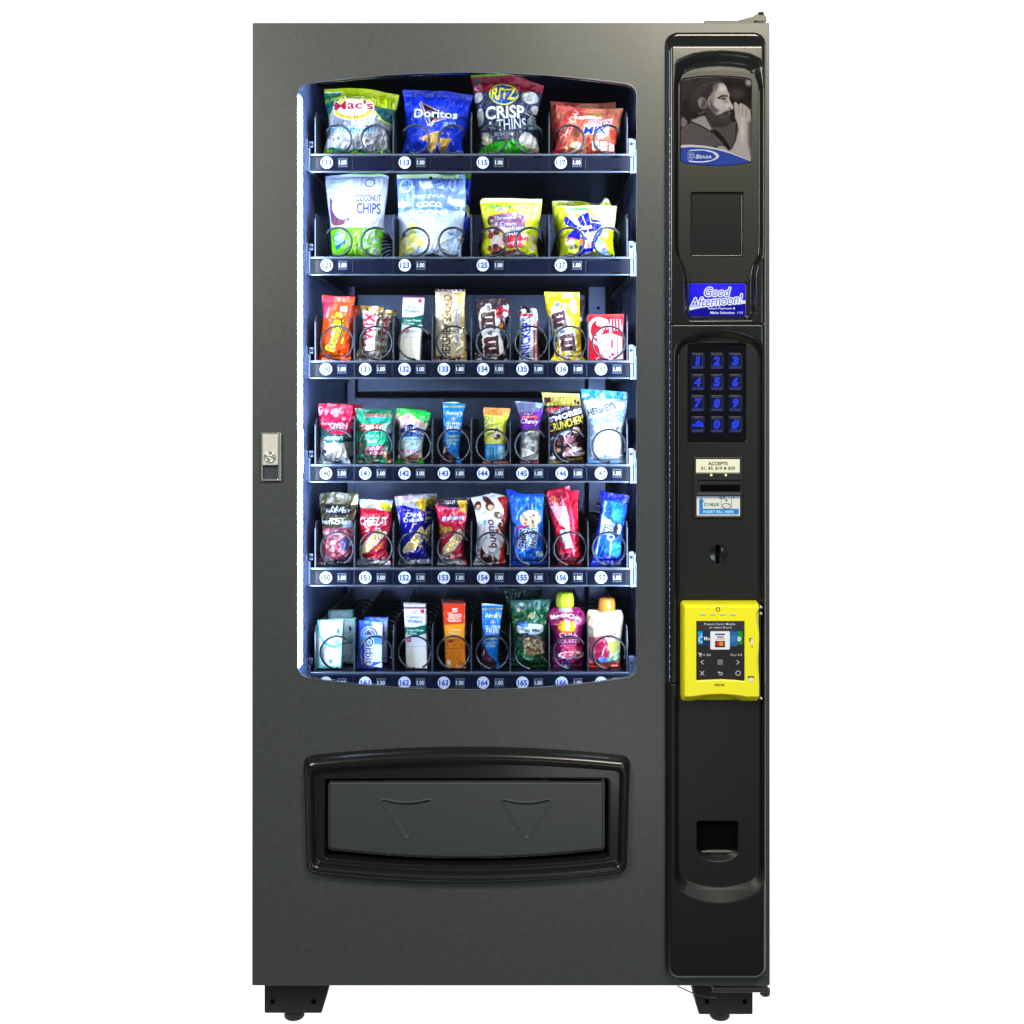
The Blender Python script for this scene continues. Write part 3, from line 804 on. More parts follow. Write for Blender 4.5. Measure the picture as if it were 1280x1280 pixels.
# ---- bill acceptor
BA = empty('bill_acceptor', W(897.7, 609.5, DP)); BA.parent = VM; ko_b = Vector(BA.location)
def rel_child(o, parent):
    o.parent = parent; o.location = -Vector(parent.location)
def billH(X, Y):
    s_ = rr_sdf(X, Y, 866, 570.6, 929.4, 648.8, 1.5); H = .0085+.0042*sstep(-s_/1.4)
    H = H-.0010*sstep(-rr_sdf(X, Y, 869.2, 573.2, 925.6, 591.6, .5)/.8)
    H = H-.0010*sstep(-rr_sdf(X, Y, 870.0, 619.8, 926.0, 645.4, .5)/.8)
    H = H-.0030*sstep(-rr_sdf(X, Y, 871.5, 599.4, 926.5, 617.6, 1)/2.2)
    H = H-.0300*sstep(-rr_sdf(X, Y, 875.4, 606.2, 925.0, 614.8, .4)/.7)
    return H
o = relief('bezel', None, satin, 865.6, 570.2, 929.8, 649.2, .6, billH, DP); rel_child(o, BA)
def art_accept(c):
    c.P([(0,0),(1200,0),(1200,1300),(0,1300)], (226,226,206))
    c.T('ACCEPTS', 550, 139, 172, 30, (28,26,26), bold=.05)
    c.T('$1, $5, $10 & $20', 551, 181, 304, 31, (60,34,34), bold=.05)
o = printed('sticker', None, sticker, 869.8, 573.8, 925.0, 591.0, (226,226,206), art_accept, .0124, (820, 560, 7.11), r=.5, res=4); rel_child(o, BA)
def art_conlux(c):
    c.P([(0,0),(1200,0),(1200,1300),(0,1300)], (214,218,212))
    c.R(362, 425, 750, 448, (120,140,160), soft=14)
    c.P([(402,440),(428,478),(416,480),(416,540),(736,540),(736,590),(384,590),(384,480),(376,478)], (22,120,210))
    c.T('INSERT BILL HERE', 554, 566, 272, 26, (200,225,240), bold=.04)
    c.T('C', 438, 503, 22, 30, (30,32,36), bold=.05); c.T('O', 462, 503, 24, 24, (40,130,215), bold=.05); c.T('NLUX', 520, 503, 84, 28, (30,32,36), bold=.05)
    c.L([(580,440),(580,538)], 3, (90,60,70)); c.L([(672,440),(672,538)], 4, (90,60,70))
    c.E(626, 465, 9, 9, (60,50,90)); c.E(626, 516, 34, 24, (60,54,60), ring=2.5); c.E(632, 518, 22, 14, (230,230,224)); c.L([(604,536),(648,500)], 4, (60,54,60))
    c.E(590, 442, 22, 10, (70,66,74), ring=3); c.E(688, 440, 8, 6, (70,66,74))
o = printed('sticker', None, sticker, 870.6, 620.4, 925.4, 644.8, (214,218,212), art_conlux, .0124, (820, 560, 7.11), r=.5, res=4); rel_child(o, BA)
for x in (889.0, 907.2):
    c = W(x, 593.8, DP)
    o = lathe('lamp', BA, mat('yellow_lamp', (.4,.4,.1), .3, emit=(.85,.85,.30), es=1.3), [(.0022, 0), (.0020, .0012), (.0008, .002)], (c.x-ko_b.x, -.0122-ko_b.y, c.z-ko_b.z), 12)
    o.rotation_euler = (math.radians(90), 0, 0)

a = W(875.8, 614.4, DP)-ko_b; b_ = W(924.6, 606.6, DP)-ko_b
box('slot_shade', BA, darkhole, a.x, b_.x, -.0085-ko_b.y, -.0075-ko_b.y, a.z, b_.z)  # dark plate stands in for the shade inside the bill slot
pbox('coin_slot_shade', VM, darkhole, 895.5, 681.9, 900.5, 705.1, -.001, .0005, dref=DP)  # black plate puts the coin slot's shade into its colour
pbox('coin_return_shade', VM, darkhole, 872, 1028, 923, 1065.6, .0045, .006, dref=DP)  # flat black back, shade of the return hole given by colour
# ---- coin return flap edge, thin metal lip
a = W(878, 1067.4, DP); b = W(916, 1066.4, DP)
box('coin_return_lip', VM, shiny, a.x, b.x, -.0032, .006, a.z, b.z, .0004)

# ---- yellow card reader
CR = empty('card_reader', W(901, 816, -.012)); CR.parent = VM
def readerH(X, Y):
    s_ = rr_sdf(X, Y, 852.6, 752.8, 951.0, 880.0, 4.5)
    t = np.clip(-s_/3.6, 0, 1); H = .010+.030*np.sqrt(np.maximum(1-(1-t)**2, 0))
    H = H-.0035*np.clip((757.5+1.8*np.cos((X-898)/5)*0-Y)/4, 0, 1)
    bump_ = np.exp(-((X-897.5)/9)**2)*3.2
    H = H-.0022*sstep((758.2-bump_-Y)/1.2)
    low = 869.0+np.where(X < 864, 0.0, 0.0)-np.where((X > 864) & (X < 932), 3.2*(1-((X-898)/34)**2), 0)
    H = H-.021*np.clip((Y-low)/10, 0, 1)
    e = np.hypot((X-898)/33, (Y-881)/14.0); H = H-.006*sstep((1-e)*4)
    edge = 946.5-2.5*sstep((Y-790)/40)*sstep((860-Y)/40)+(-4.0)*sstep((Y-757)/12)*sstep((800-Y)/35)
    H = H-.012*sstep((X-edge)/5.0)
    H = H-.0012*sstep(-poly_sdf(X, Y, SCRN)/.8)
    return H
SCRN = [(869,775),(931,775),(931,851.4),(916,849.8),(900,849.2),(884,849.8),(869,850.6)]
o = relief('reader_body', None, yel, 852.2, 752.4, 951.4, 880.4, .55, readerH, -.03); rel_child(o, CR)
def art_reader(c):
    c.P([(0,0),(1300,0),(1300,1300),(0,1300)], (32,31,31)); c.P([(0,300),(1300,300),(1300,560),(0,560)], (52,50,52), soft=60)
    w = (232,232,234)
    c.T('Present Card / Mobile', 594, 342, 332, 22, w, bold=.02); c.T('or select Brand', 600, 378, 234, 20, w, bold=.02)
    c.R(362, 420, 420, 556, (10,150,220)); c.E(398, 505, 26, 28, (235,245,250), ring=4); c.R(386, 450, 410, 456, (235,245,250)); c.R(392, 468, 408, 474, (235,245,250))
    c.R(784, 420, 836, 556, (30,140,60)); c.E(800, 500, 22, 24, (235,245,238)); c.E(800, 500, 8, 8, (30,140,60))
    c.P([(412,420),(520,416),(520,580),(412,576)], (14,44,78)); c.T('Mo', 458, 496, 60, 40, w, bold=.04)
    c.P([(680,416),(784,420),(784,576),(680,580)], (24,96,160)); 
    for q in range(5): c.L([(704,468+q*14),(770,470+q*14)], 5, (90,165,210), .8)
    c.P(round_poly([(494,418),(702,418),(702,614),(494,614)], 16, 5), (238,238,240))
    c.R(545, 444, 650, 459, (40,52,130)); c.T('VISA', 600, 481, 80, 26, (34,44,128), sh=.2, bold=.05); c.R(545, 502, 650, 510, (236,170,40))
    c.R(545, 522, 650, 590, (10,10,12)); c.E(582, 552, 25, 25, (226,30,36)); c.E(612, 552, 25, 25, (240,150,40), al=.9)
    c.L([(360,645),(370,650),(380,678),(402,678)], 4, w); c.P([(370,652),(404,652),(400,670),(378,670)], (210,210,212)); c.E(382, 686, 4, 4, w); c.E(398, 686, 4, 4, w)
    c.R(412, 668, 422, 674, w); c.T('1.50', 462, 671, 70, 24, w, bold=.01); c.T('Fee', 738, 671, 52, 24, w, bold=.01); c.R(772, 668, 780, 674, w); c.T('0.5', 812, 671, 44, 24, w, bold=.01)
    c.L([(420,728),(394,748),(420,770)], 6, w); c.L([(776,728),(802,748),(776,770)], 6, w)
    for q in (729, 748, 768): c.L([(572,q),(626,q)], 5, w)
    c.L([(388,846),(426,886)], 6, w); c.L([(426,846),(388,886)], 6, w)
    c.L([(582,858),(612,858),(622,868),(618,882),(590,884)], 6, w); c.P([(574,858),(592,846),(592,870)], w)
    c.E(790, 866, 24, 24, w, ring=3)
o = printed('screen', None, mat('reader_screen', (.01,.01,.01), .15, attr='emit', es=.95), 868.6, 774.6, 931.4, 851.8, (32,31,31), art_reader, .0396, (830, 740, 8.5333), res=4.5, shape=SCRN); rel_child(o, CR)
def cr_box(name, m, px0, py0, px1, py1, d0, d1, bev=0):
    a = W(px0, py1, -.04)-Vector(CR.location); b = W(px1, py0, -.04)-Vector(CR.location); cy = CR.location.y
    return box(name, CR, m, a.x, b.x, d0-cy, d1-cy, a.z, b.z, bev)
for i in range(4): cr_box('status_light', whitep, 875.1+12.4*i, 767.2, 882.2+12.4*i, 769.4, -.0409, -.0395, .0004)
c = W(897.4, 761.8, -.04)-Vector(CR.location)
o = lathe('camera_lens', CR, mat('lens_dark', (.03,.03,.035), .25), [(.0042, 0), (.0042, .0015), (.003, .0022), (.0026, .0012)], (c.x, -.0385-CR.location.y, c.z), 20); o.rotation_euler = (math.radians(90), 0, 0)
ink = mat('reader_ink', (.02,.02,.02), .5); wk = mat('reader_white', (.8,.8,.78), .5)
cr_box('card_icon', ink, 936.8, 797.5, 940.8, 801.5, -.0409, -.0395); cr_box('card_icon', wk, 938.2, 798.2, 940.9, 805.4, -.0412, -.0395); cr_box('card_icon', ink, 939.4, 807.5, 940.6, 808.8, -.0409, -.0395)
cr_box('card_icon', ink, 934.8, 845.2, 942.4, 847.4, -.0409, -.0395); cr_box('card_icon', wk, 936.4, 846.8, 941.0, 852.2, -.0412, -.0395)
bm = bmesh.new(); p, tr = flat_text('NAYAX', 12.6*S*.983, 3.2*S*.983, .05)
vs = [bm.verts.new((x, 0, z)) for x, z in p]
for a_, b_, d_ in tr:
    try: bm.faces.new((vs[a_], vs[b_], vs[d_]))
    except ValueError: pass
link('lettering', bm_mesh(bm, 'lettering'), CR, W(899.6, 856.2, -.0405)-Vector(CR.location), ink)
cr_box('side_slot', rubber, 948.5, 756, 953.2, 878.6, -.026, -.008, .002)
for yy in (759, 767, 873): 
    c = W(951.3, yy, -.03)-Vector(CR.location); o = lathe('screw', CR, shiny, [(.0028, 0), (.0028, .002), (.001, .003)], (c.x, -.0262-CR.location.y, c.z), 10); o.rotation_euler = (math.radians(90), 0, 0)

# ---------------------------------------------------------------- delivery door
OUT = arch_poly(379, 788, 946.5, 934.8, 1092.5, 1105.6, 12)
OUT = [(x+(4.2*max(0, (y-975)/125) if x < 583 else -4.2*max(0, (y-975)/125))*min(1, abs(x-583)/205), y) for x, y in OUT]
INN = arch_poly(390.5, 777, 962.5, 953.5, 1079.5, 1091.5, 8)
INN = [(x+(3.0*max(0, (y-975)/125) if x < 583 else -3.0*max(0, (y-975)/125))*min(1, abs(x-583)/193), y) for x, y in INN]
HOLE = arch_poly(404.6, 761.6, 974.4, 974.0, 1074.0, 1084.0, 5)
def delivH(X, Y):
    so = poly_sdf(X, Y, OUT); si = poly_sdf(X, Y, INN)
    f = np.clip(-so/np.maximum(-so+np.maximum(si, 0), .01), 0, 1)    # 0 at rim, 1 at the inner edge
    H = .019*np.power(np.maximum(np.sin(math.pi*np.clip(f*.78+.0, 0, 1)), 0), .72)
    H = np.where(so > 0, -.001*sstep(so/.8), H)
    lip = .019*math.sin(math.pi*.78)**.72
    H = np.where(si < 0, lip-(lip-.0035)*sstep(-si/2.2), H)
    H = H-.045*sstep(-poly_sdf(X, Y, HOLE)/2.2)
    H = H+.0006*np.exp(-((poly_sdf(X, Y, HOLE)-.8)/.7)**2)
    return H
relief('delivery_bezel', VM, blackpl, 377.5, 933.5, 789.5, 1107, .62, delivH, -.008, keepf=lambda X, Y: poly_sdf(X, Y, OUT) < 1.0)
FLAP = arch_poly(411, 754.6, 977.6, 977.2, 1061.6, 1072.6, 4)
TRI = lambda cx: round_poly([(cx-31.5, 1000.2),(cx-27, 1000.0),(cx-12,1003.2),(cx,1004),(cx+12,1003.2),(cx+27,1000.0),(cx+31.5,1000.2),(cx, 1050)], [4,4,8,8,8,4,4,7], 6)
T1, T2 = TRI(508), TRI(657.5)
def flapH(X, Y):
    H = np.full(X.shape, -.008)+.0035*sstep(-poly_sdf(X, Y, FLAP)/2.2)
    for T_ in (T1, T2): tq = poly_sdf(X, Y, T_); H = H-.0042*sstep(-tq/2.0)+.0011*np.exp(-((tq-.6)/1.0)**2)
    return H-.010*np.clip((1074-Y)/97, 0, 1)*0+.003*(1-((Y-1024)/50)**2)*.4
relief('delivery_flap', VM, flapm, 409.8, 976, 755.8, 1074, .75, flapH, .004, keepf=lambda X, Y: poly_sdf(X, Y, FLAP) < .6)
box('delivery_chute', VM, darkhole, W(396,0).x, W(770,0).x, .052, .054, W(0,1090).z, W(0,965).z)

# ---------------------------------------------------------------- lock handle
LK = empty('lock_handle', W(339.5, 571)); LK.parent = VM
def lk(name, m, px0, py0, px1, py1, d0, d1, bev):
    a = W(px0, py1)-Vector(LK.location); b = W(px1, py0)-Vector(LK.location); return box(name, LK, m, a.x, b.x, d0, d1, a.z, b.z, bev)
bm = bmesh.new(); lo = Vector(LK.location)
def fr(px0, py0, px1, py1, d0, d1, bev=.0008):
    a = W(px0, py1)-lo; b = W(px1, py0)-lo; bm_box(bm, a.x, b.x, d0, d1, a.z, b.z, bev)
fr(327.4, 540.8, 329.2, 600.9, -.007, -.0003); fr(348.6, 540.8, 352.0, 600.9, -.007, -.0003); fr(329.3, 540.8, 348.5, 542.6, -.007, -.0003); fr(329.3, 598.7, 348.5, 600.9, -.007, -.0003)
link('lock_frame', bm_mesh(bm, 'lock_frame'), LK, None, shiny)
lk('handle_grip', chrome, 329.5, 542.9, 348.3, 581.2, -.010, -.0003, .0014)
lk('finger_well', mat('lock_well', (.045,.055,.075), .3), 329.3, 581.4, 348.5, 598.5, -.002, -.0003, 0)
c = W(338.6, 571)-lo
o = lathe('lock_cylinder', LK, shiny, [(.0108, 0), (.0108, .002), (.0092, .0034), (.0075, .0034), (.0072, .0018), (.0046, .0018), (.0044, .0042), (.0020, .0042), (.0016, .0026)], (c.x, -.0100, c.z), 28)
o.rotation_euler = (math.radians(90), 0, 0)

# ---------------------------------------------------------------- feet, hinges, cable
def foot(pts, pad, dd):
    F = empty('foot', W((pts[0][0]+pts[1][0])/2, 1233, .05)); F.parent = VM
    me = plate_mesh('leg_block', [[(W(x, y, .05).x-F.location.x, W(x, y, .05).z-F.location.z) for x, y in round_poly(pts, [0, 0, 2, 2], 4)]], .05-F.location.y, .13-F.location.y, .001)
    link('leg_block', me, F, None, footm)
    c = W(pad, 1268, .072); zt = W(0, 1266.5, .05).z; fz = W(0, GROUND_PY, .072).z
    lathe('levelling_pad', F, footm, [(.008, 0.0), (.017, .003), (.0195, .006), (.0195, zt-fz+.004)], (c.x-F.location.x, .072-F.location.y, fz-F.location.z), 20)
    for q in (pts[2][0]-10, pts[3][0]+10):
        p = W(q, 1252, .05)-Vector(F.location); o = lathe('bolt_hole', F, darkhole, [(.0045, 0), (.0042, .0008)], (p.x, .0492-F.location.y, p.z), 12); o.rotation_euler = (math.radians(90), 0, 0)
foot([(330.5, 1231), (411, 1231), (402, 1266.4), (330.5, 1266.4)], 368, 0)
foot([(866, 1231), (941, 1231), (941, 1268), (873.5, 1268)], 899.5, 0)
box('base_frame', VM, footm, W(335,0).x, W(945,0).x, .30, .34, W(0,1240).z, W(0,1231).z)
# hinges
HG = empty('hinge', W(920, 26, .02)); HG.parent = VM; ho = Vector(HG.location)
def hb(name, m, px0, py0, px1, py1, d0, d1, bev=.0006, P=None, oo=None):
    P = P or HG; oo = oo or ho
    a = W(px0, py1)-oo; b = W(px1, py0)-oo; return box(name, P, m, a.x, b.x, d0-oo.y, d1-oo.y, a.z, b.z, bev)
hingem = mat('hinge_steel', (.035,.038,.034), .4, .2)
hb('hinge_plate', hingem, 881.5, 24.3, 943.5, 28.2, .006, .040)
me = plate_mesh('hinge_arm', [[(W(x, y).x-ho.x, W(x, y).z-ho.z) for x, y in ((922, 23.8), (943, 18.2), (946, 15.6), (958, 17), (959.6, 20), (959.6, 24.2))]], .010-ho.y, .036-ho.y, .0006)
link('hinge_arm', me, HG, None, hingem)
c = W(951, 28, .02)-ho; lathe('hinge_pin', HG, hingem, [(.009, 0), (.009, .006), (.007, .007), (.006, .018), (.003, .0195)], (c.x, 0, c.z), 16)
HG2 = empty('hinge', W(925, 1240, .02)); HG2.parent = VM; h2 = Vector(HG2.location)
hb('hinge_plate', hingem, 891.5, 1236, 962, 1242.6, .004, .042, .002, HG2, h2)
c = W(956, 1243, .022)-h2; lathe('hinge_pin', HG2, hingem, [(.009, 0), (.010, .003), (.010, .012)], (c.x, 0, c.z), 16)
pts = []
for i in range(25):
    t_ = i/24; px = 847+50*t_; py = 1232.5+17.5*math.sin(t_*math.pi/2)**1.0
    p = W(px, py, .03); pts.append((p.x, .03+.01*t_, p.z))
link('cable', tube_mesh('cable', pts, .0011), VM, None, hingem)
# ---------------------------------------------------------------- snacks
ORG = {'1L': (370,80), '1R': (580,80), '2L': (370,205), '2R': (580,205), '3L': (370,340), '3R': (580,340), '4L': (370,470), '4R': (580,470),
       '5L': (370,600), '5R': (580,600), '6L': (370,730), '6R': (580,730)}
Z = 5.818
GROUPS = {}
def resamp(P, n):
    P = np.array(P, float); y = P[:, 1]; v = (y-y[0])/(y[-1]-y[0]); t = np.linspace(0, 1, n)
    x = np.interp(t, v, P[:, 0]); k = max(1, n//14)
    xp = np.pad(x, k, 'edge'); xs = np.convolve(xp, np.ones(2*k+1)/(2*k+1), 'valid')
    w = np.clip(np.minimum(t, 1-t)*12, 0, 1); return x*(1-w)+xs*w, np.interp(t, v, y)

def snack(name, label, cat, reg, L, R, bg, art, th=.014, T=None, B=None, boxy=False, seal=(.10, .07), wr=.0016, m=None, group=None,
          lean=0.0, seed=1, front=.142, dens=1.9, extra=None, pinch=0.0):
    row = int(reg[0])-1; ox, oy = ORG[reg]; cv = lambda P: [(ox+x/Z, oy+y/Z) for x, y in P]
    Lp, Rp = cv(L), cv(R)
    wpx = max(p[0] for p in Rp)-min(p[0] for p in Lp); hpx = max(Lp[-1][1], Rp[-1][1])-min(Lp[0][1], Rp[0][1])
    n = int(wpx*dens)+2; mm = int(hpx*dens)+2
    lx, ly = resamp(Lp, mm); rx, ry = resamp(Rp, mm)
    u = np.linspace(0, 1, n); v = np.linspace(0, 1, mm)
    if boxy: u = np.sort(np.concatenate([u, [.006, .012, .02, .98, .988, .994]])); n = len(u)
    U, V = np.meshgrid(u, v)
    PX = lx[:, None]*(1-U)+rx[:, None]*U; PY = ly[:, None]*(1-U)+ry[:, None]*U
    if T: PY = PY+np.interp(U, [a for a, _ in T], [b/Z for _, b in T])*(1-V)**2
    if B: PY = PY+np.interp(U, [a for a, _ in B], [b/Z for _, b in B])*V**6
    x0, x1, y0, y1 = PX.min()-1, PX.max()+1, PY.min()-1, PY.max()+1
    c = Canvas(x0, y0, x1, y1, bg, 4.5, (ox, oy, Z)); art(c); c.a = np.clip(c.a, 0, 1)**1.18
    C = c.sample(PX, PY)
    # thickness
    if boxy:
        e = np.minimum(np.minimum(U, 1-U)*wpx, np.minimum(V, 1-V)*hpx); h = th*np.sqrt(np.clip(1-(1-np.clip(e/1.3, 0, 1))**2, 0, 1))
        N = vnoise(PX/9+seed, PY/9, seed)-.5; h = h+N*wr*.5*np.clip(e/4, 0, 1)
    else:
        eu = np.clip(1-np.abs(2*U-1)**2.6, 0, 1)**.62
        sv = np.clip((V-seal[0])/.30, 0, 1); bv = np.clip((1-seal[1]-V)/.18, 0, 1)
        ev = np.sqrt(np.clip(1-(1-sv)**2, 0, 1))*np.sqrt(np.clip(1-(1-bv)**2, 0, 1))
        h = .0006+th*eu*(.06+.94*ev)*(.82+.18*np.sin(V*math.pi*.9))
        a = ridged(PX/13+seed*3.1, PY/9+PX/25, seed)**3; b = ridged(PX/5.5+PY/15+seed, PY/19, seed+7)**4
        nz = vnoise(PX/4.0+seed, PY/5.0, seed+3)-.5; lo = vnoise(PX/15, PY/17+seed, seed+11)-.5
        edge = np.clip(np.minimum(V, 1-V)*9, 0.15, 1)*np.clip(np.minimum(U, 1-U)*14, 0, 1)
        near = 1+1.3*np.exp(-((V-seal[0]-.10)/.12)**2)+1.2*np.exp(-((V-1+seal[1]+.08)/.10)**2)
        sh = ridged(PX/3.6+PY/7.0+seed, PY/8.5-PX/11.0, seed+21)**6*np.clip(vnoise(PX/14, PY/12, seed+23)*2.6-1.0, 0, 1)
        h = h+edge*wr*.55*sh
        h = h+edge*wr*1.4*near*(.95*a+.6*b+.5*nz+1.6*lo-.5)
        pl = np.sin((PX+vnoise(PX/12, PY*0, seed+9)*7)*1.25)*np.exp(-((V-seal[0]-.03)/.09)**2)+np.sin((PX+vnoise(PX/10, PY*0, seed+5)*7)*1.35)*np.exp(-((V-1+seal[1]+.02)/.07)**2)
        h = h+edge*wr*.42*pl
        crimp = np.where((V < seal[0]*.8) | (V > 1-seal[1]*.7), .00022*np.sin(PY*4.2), 0)
        h = np.maximum(h+crimp, -.001)
    d0 = max(front, .142)+th
    k = kf(d0)
    z_fl = floor_z(row)+.0006
    WX = (PX-640)*S*k; WZ = ZC+(HY-PY)*S*k
    zb = WZ.min(); zt = WZ.max(); WZ = z_fl+(WZ-zb)*(zt-z_fl)/(zt-zb)
    xc = float((WX[-1, 0]+WX[-1, -1])/2)
    wav = 0 if boxy else (vnoise(PX/20, PY*0, seed+2)-.5)*.012*np.clip((.25-V)/.25, 0, 1)**1.2
    ln = lean*(WZ-z_fl)
    P = np.stack([WX-xc, -h+wav+ln, WZ-z_fl], -1)
    st = 3; iu = np.unique(np.r_[0:n:st, n-1]); iv = np.unique(np.r_[0:mm:st, mm-1])
    hb_ = np.maximum(h, .0003); Pb = np.stack([WX-xc, hb_*.9+wav+ln, WZ-z_fl], -1)[np.ix_(iv, iu)][:, ::-1]
    Cb = np.tile(to_lin(rgb(bg)), (Pb.shape[0]*Pb.shape[1], 1))
    me = grid_join(name, [(P, C), (Pb, Cb.reshape(Pb.shape))])
    root = None
    loc = Vector((xc, d0, z_fl))
    mt = m or (card if boxy else film)
    if extra:
        root = empty(name, loc); link('wrapper' if name != 'fruit_pouch' else 'pouch', me, root, None, mt); extra(root, loc, d0)
        tag(root, label, cat, group)
        return root
    o = link(name, me, None, loc, mt); tag(o, label, cat, group)
    return o

def grid_join(name, parts):
    vs, qs, cs, off = [], [], [], 0
    for P, C in parts:
        m, n = P.shape[:2]; idx = np.arange(m*n).reshape(m, n)+off
        qs.append(np.stack([idx[:-1, :-1], idx[1:, :-1], idx[1:, 1:], idx[:-1, 1:]], -1).reshape(-1, 4))
        vs.append(P.reshape(-1, 3)); cs.append(C.reshape(-1, 3)); off += m*n
    v = np.concatenate(vs); q = np.concatenate(qs)
    me = bpy.data.meshes.new(name)
    me.vertices.add(len(v)); me.vertices.foreach_set('co', v.astype(np.float32).ravel())
    me.loops.add(q.size); me.loops.foreach_set('vertex_index', q.astype(np.int32).ravel())
    me.polygons.add(len(q)); me.polygons.foreach_set('loop_start', np.arange(0, q.size, 4, dtype=np.int32))
    me.polygons.foreach_set('loop_total', np.full(len(q), 4, np.int32)); me.polygons.foreach_set('use_smooth', np.ones(len(q), bool))
    me.update(calc_edges=True); set_cols(me, np.concatenate(cs)); return me

def behind(src, label, sx=0, lift=0, dd=.062, rot=0, tilt=0, group=None, sz=1.0):
    """the next pack waiting in the same coil"""
    o = src.copy(); COL.objects.link(o)
    o.location = src.location+Vector((sx*S*1.1, dd, lift*S)); o.rotation_euler = (math.radians(tilt), math.radians(rot), 0)
    o.scale = (1, 1, sz)
    o['label'] = label
    for ch in list(src.children):
        c = ch.copy(); COL.objects.link(c); c.parent = o
    return o

W_ = (238, 240, 245)
ALL = (-200, -400, 1500, 1200)
def base(c, col): c.R(*ALL, col)

# ---- top shelf
G1 = 'chip bags on the top shelf'
def a111(c):
    base(c, (150,152,160)); c.blobs(70, (180,330,720,640), (18,46), [(172,172,182),(192,190,196),(140,142,152),(205,202,205)], 5); c.blobs(60, (180,330,720,640), (4,12), [(120,118,130),(215,212,215)], 6)
    c.P([(180,150),(800,150),(800,440),(690,425),(640,405),(590,350),(520,300),(440,270),(330,300),(262,345),(240,400),(180,400)], (16,96,96), smooth=3)
    c.P([(180,150),(800,150),(800,330),(720,325),(600,315),(540,285),(470,250),(390,245),(320,262),(262,275),(205,290),(180,290)], (190,204,14), smooth=3)
    c.L([(200,290),(300,255),(330,205)], 10, (70,160,90)); c.P([(190,210),(330,200),(320,240),(200,265)], (30,140,90)); c.L([(205,208),(335,203)], 8, (225,235,225))
    c.L([(240,400),(262,350),(280,330)], 10, (200,214,20)); c.L([(580,350),(620,395),(650,415),(700,425)], 10, (214,224,30))
    c.E(428, 328, 152, 86, (236,236,236)); c.E(428, 328, 128, 70, (214,210,30), ring=9); c.E(428, 322, 112, 56, (236,236,236)); c.R(285, 285, 575, 350, (236,236,236), al=.0)
    c.T('AMERICAN', 425, 262, 160, 13, (120,110,30), arc=12); c.T("Mac's", 430, 308, 285, 62, (186,18,62), ol=(240,240,240), ow=5, bold=.06)
    c.T('Snacks', 428, 352, 90, 20, (200,150,190), sh=.2); c.T('PORK SKINS', 430, 378, 185, 22, (176,120,20), arc=-12, bold=.05)
    c.T('Original', 418, 478, 300, 56, (22,140,190), sh=.35, ol=(225,235,240), ow=4)
    for i, t_ in enumerate(('NET WT', '17.5g')): c.T(t_, 610, 262+i*22, 74, 12, (90,110,30))
    c.P([(150,660),(180,615),(240,585),(320,592),(380,610),(440,590),(520,605),(600,596),(660,600),(740,640),(740,700),(150,700)], (30,128,100), smooth=3)
    c.P([(150,670),(200,610),(260,600),(330,618),(390,622),(440,606),(520,624),(600,608),(680,622),(740,660),(740,700),(150,700)], (196,208,20), smooth=3)
s111 = snack('chip_bag', 'green and yellow pork skin bag with clear front, leftmost on the top shelf', 'chip bag', '1L',
      [(205,185),(212,290),(240,400),(238,450),(222,540),(188,652)], [(752,222),(738,300),(706,400),(688,490),(680,570),(699,652)], (150,150,155), a111, .030,
      T=[(0,0),(.35,-28),(.7,-18),(1,0)], wr=.0022, seed=3, group=G1)
def a113(c):
    base(c, (22,62,206)); c.R(760, 185, 1300, 225, (16,48,170)); c.L([(760,226),(1300,232)], 3, (12,40,150))
    c.P([(912,285),(1062,362),(1120,378),(1010,420),(990,458)], (236,90,30)); c.P([(925,296),(1056,366),(1180,372),(1006,408),(985,446)], (24,18,30))
    c.L([(914,286),(940,350),(975,400),(985,455),(1010,425),(1180,380)], 5, (246,235,230)); c.L([(914,286),(1060,365)], 5, (240,190,160))
    c.L([(905,300),(968,450),(1006,416)], 5, (240,235,235))
    c.T('Doritos', 1022, 370, 316, 56, (240,242,248), rot=-3, ol=(16,30,110), ow=5, bold=.05)
    c.T('COOL RANCH', 1120, 438, 90, 26, (225,235,245), rot=8, sh=.3)
    c.P([(900,530),(1000,495),(1046,488),(1020,600),(985,640),(950,642),(968,560)], (214,178,104)); c.P([(1030,530),(1138,530),(1070,640),(1050,638)], (206,166,92)); c.blobs(26, (950,500,1120,630), (3,7), [(176,130,60),(226,200,140)], 2)
    c.P([(905,528),(960,520),(950,545)], (204,140,90)); c.T('150', 1192, 614, 50, 26, (215,225,250), ); c.T('CALORIES', 1190, 636, 56, 10, (180,200,240))
    c.blobs(10, (790,560,960,640), (10,30), [(40,92,226),(14,44,166)], 4, .7)
s113 = snack('chip_bag', 'royal blue tortilla chip bag on the top shelf, second from the left', 'chip bag', '1L',
      [(775,187),(790,300),(800,400),(796,520),(762,652)], [(1290,222),(1266,300),(1256,400),(1250,470),(1205,560),(1240,652)], (22,60,200), a113, .030,
      T=[(0,0),(.5,-10),(1,0)], wr=.0026, seed=8, group=G1)
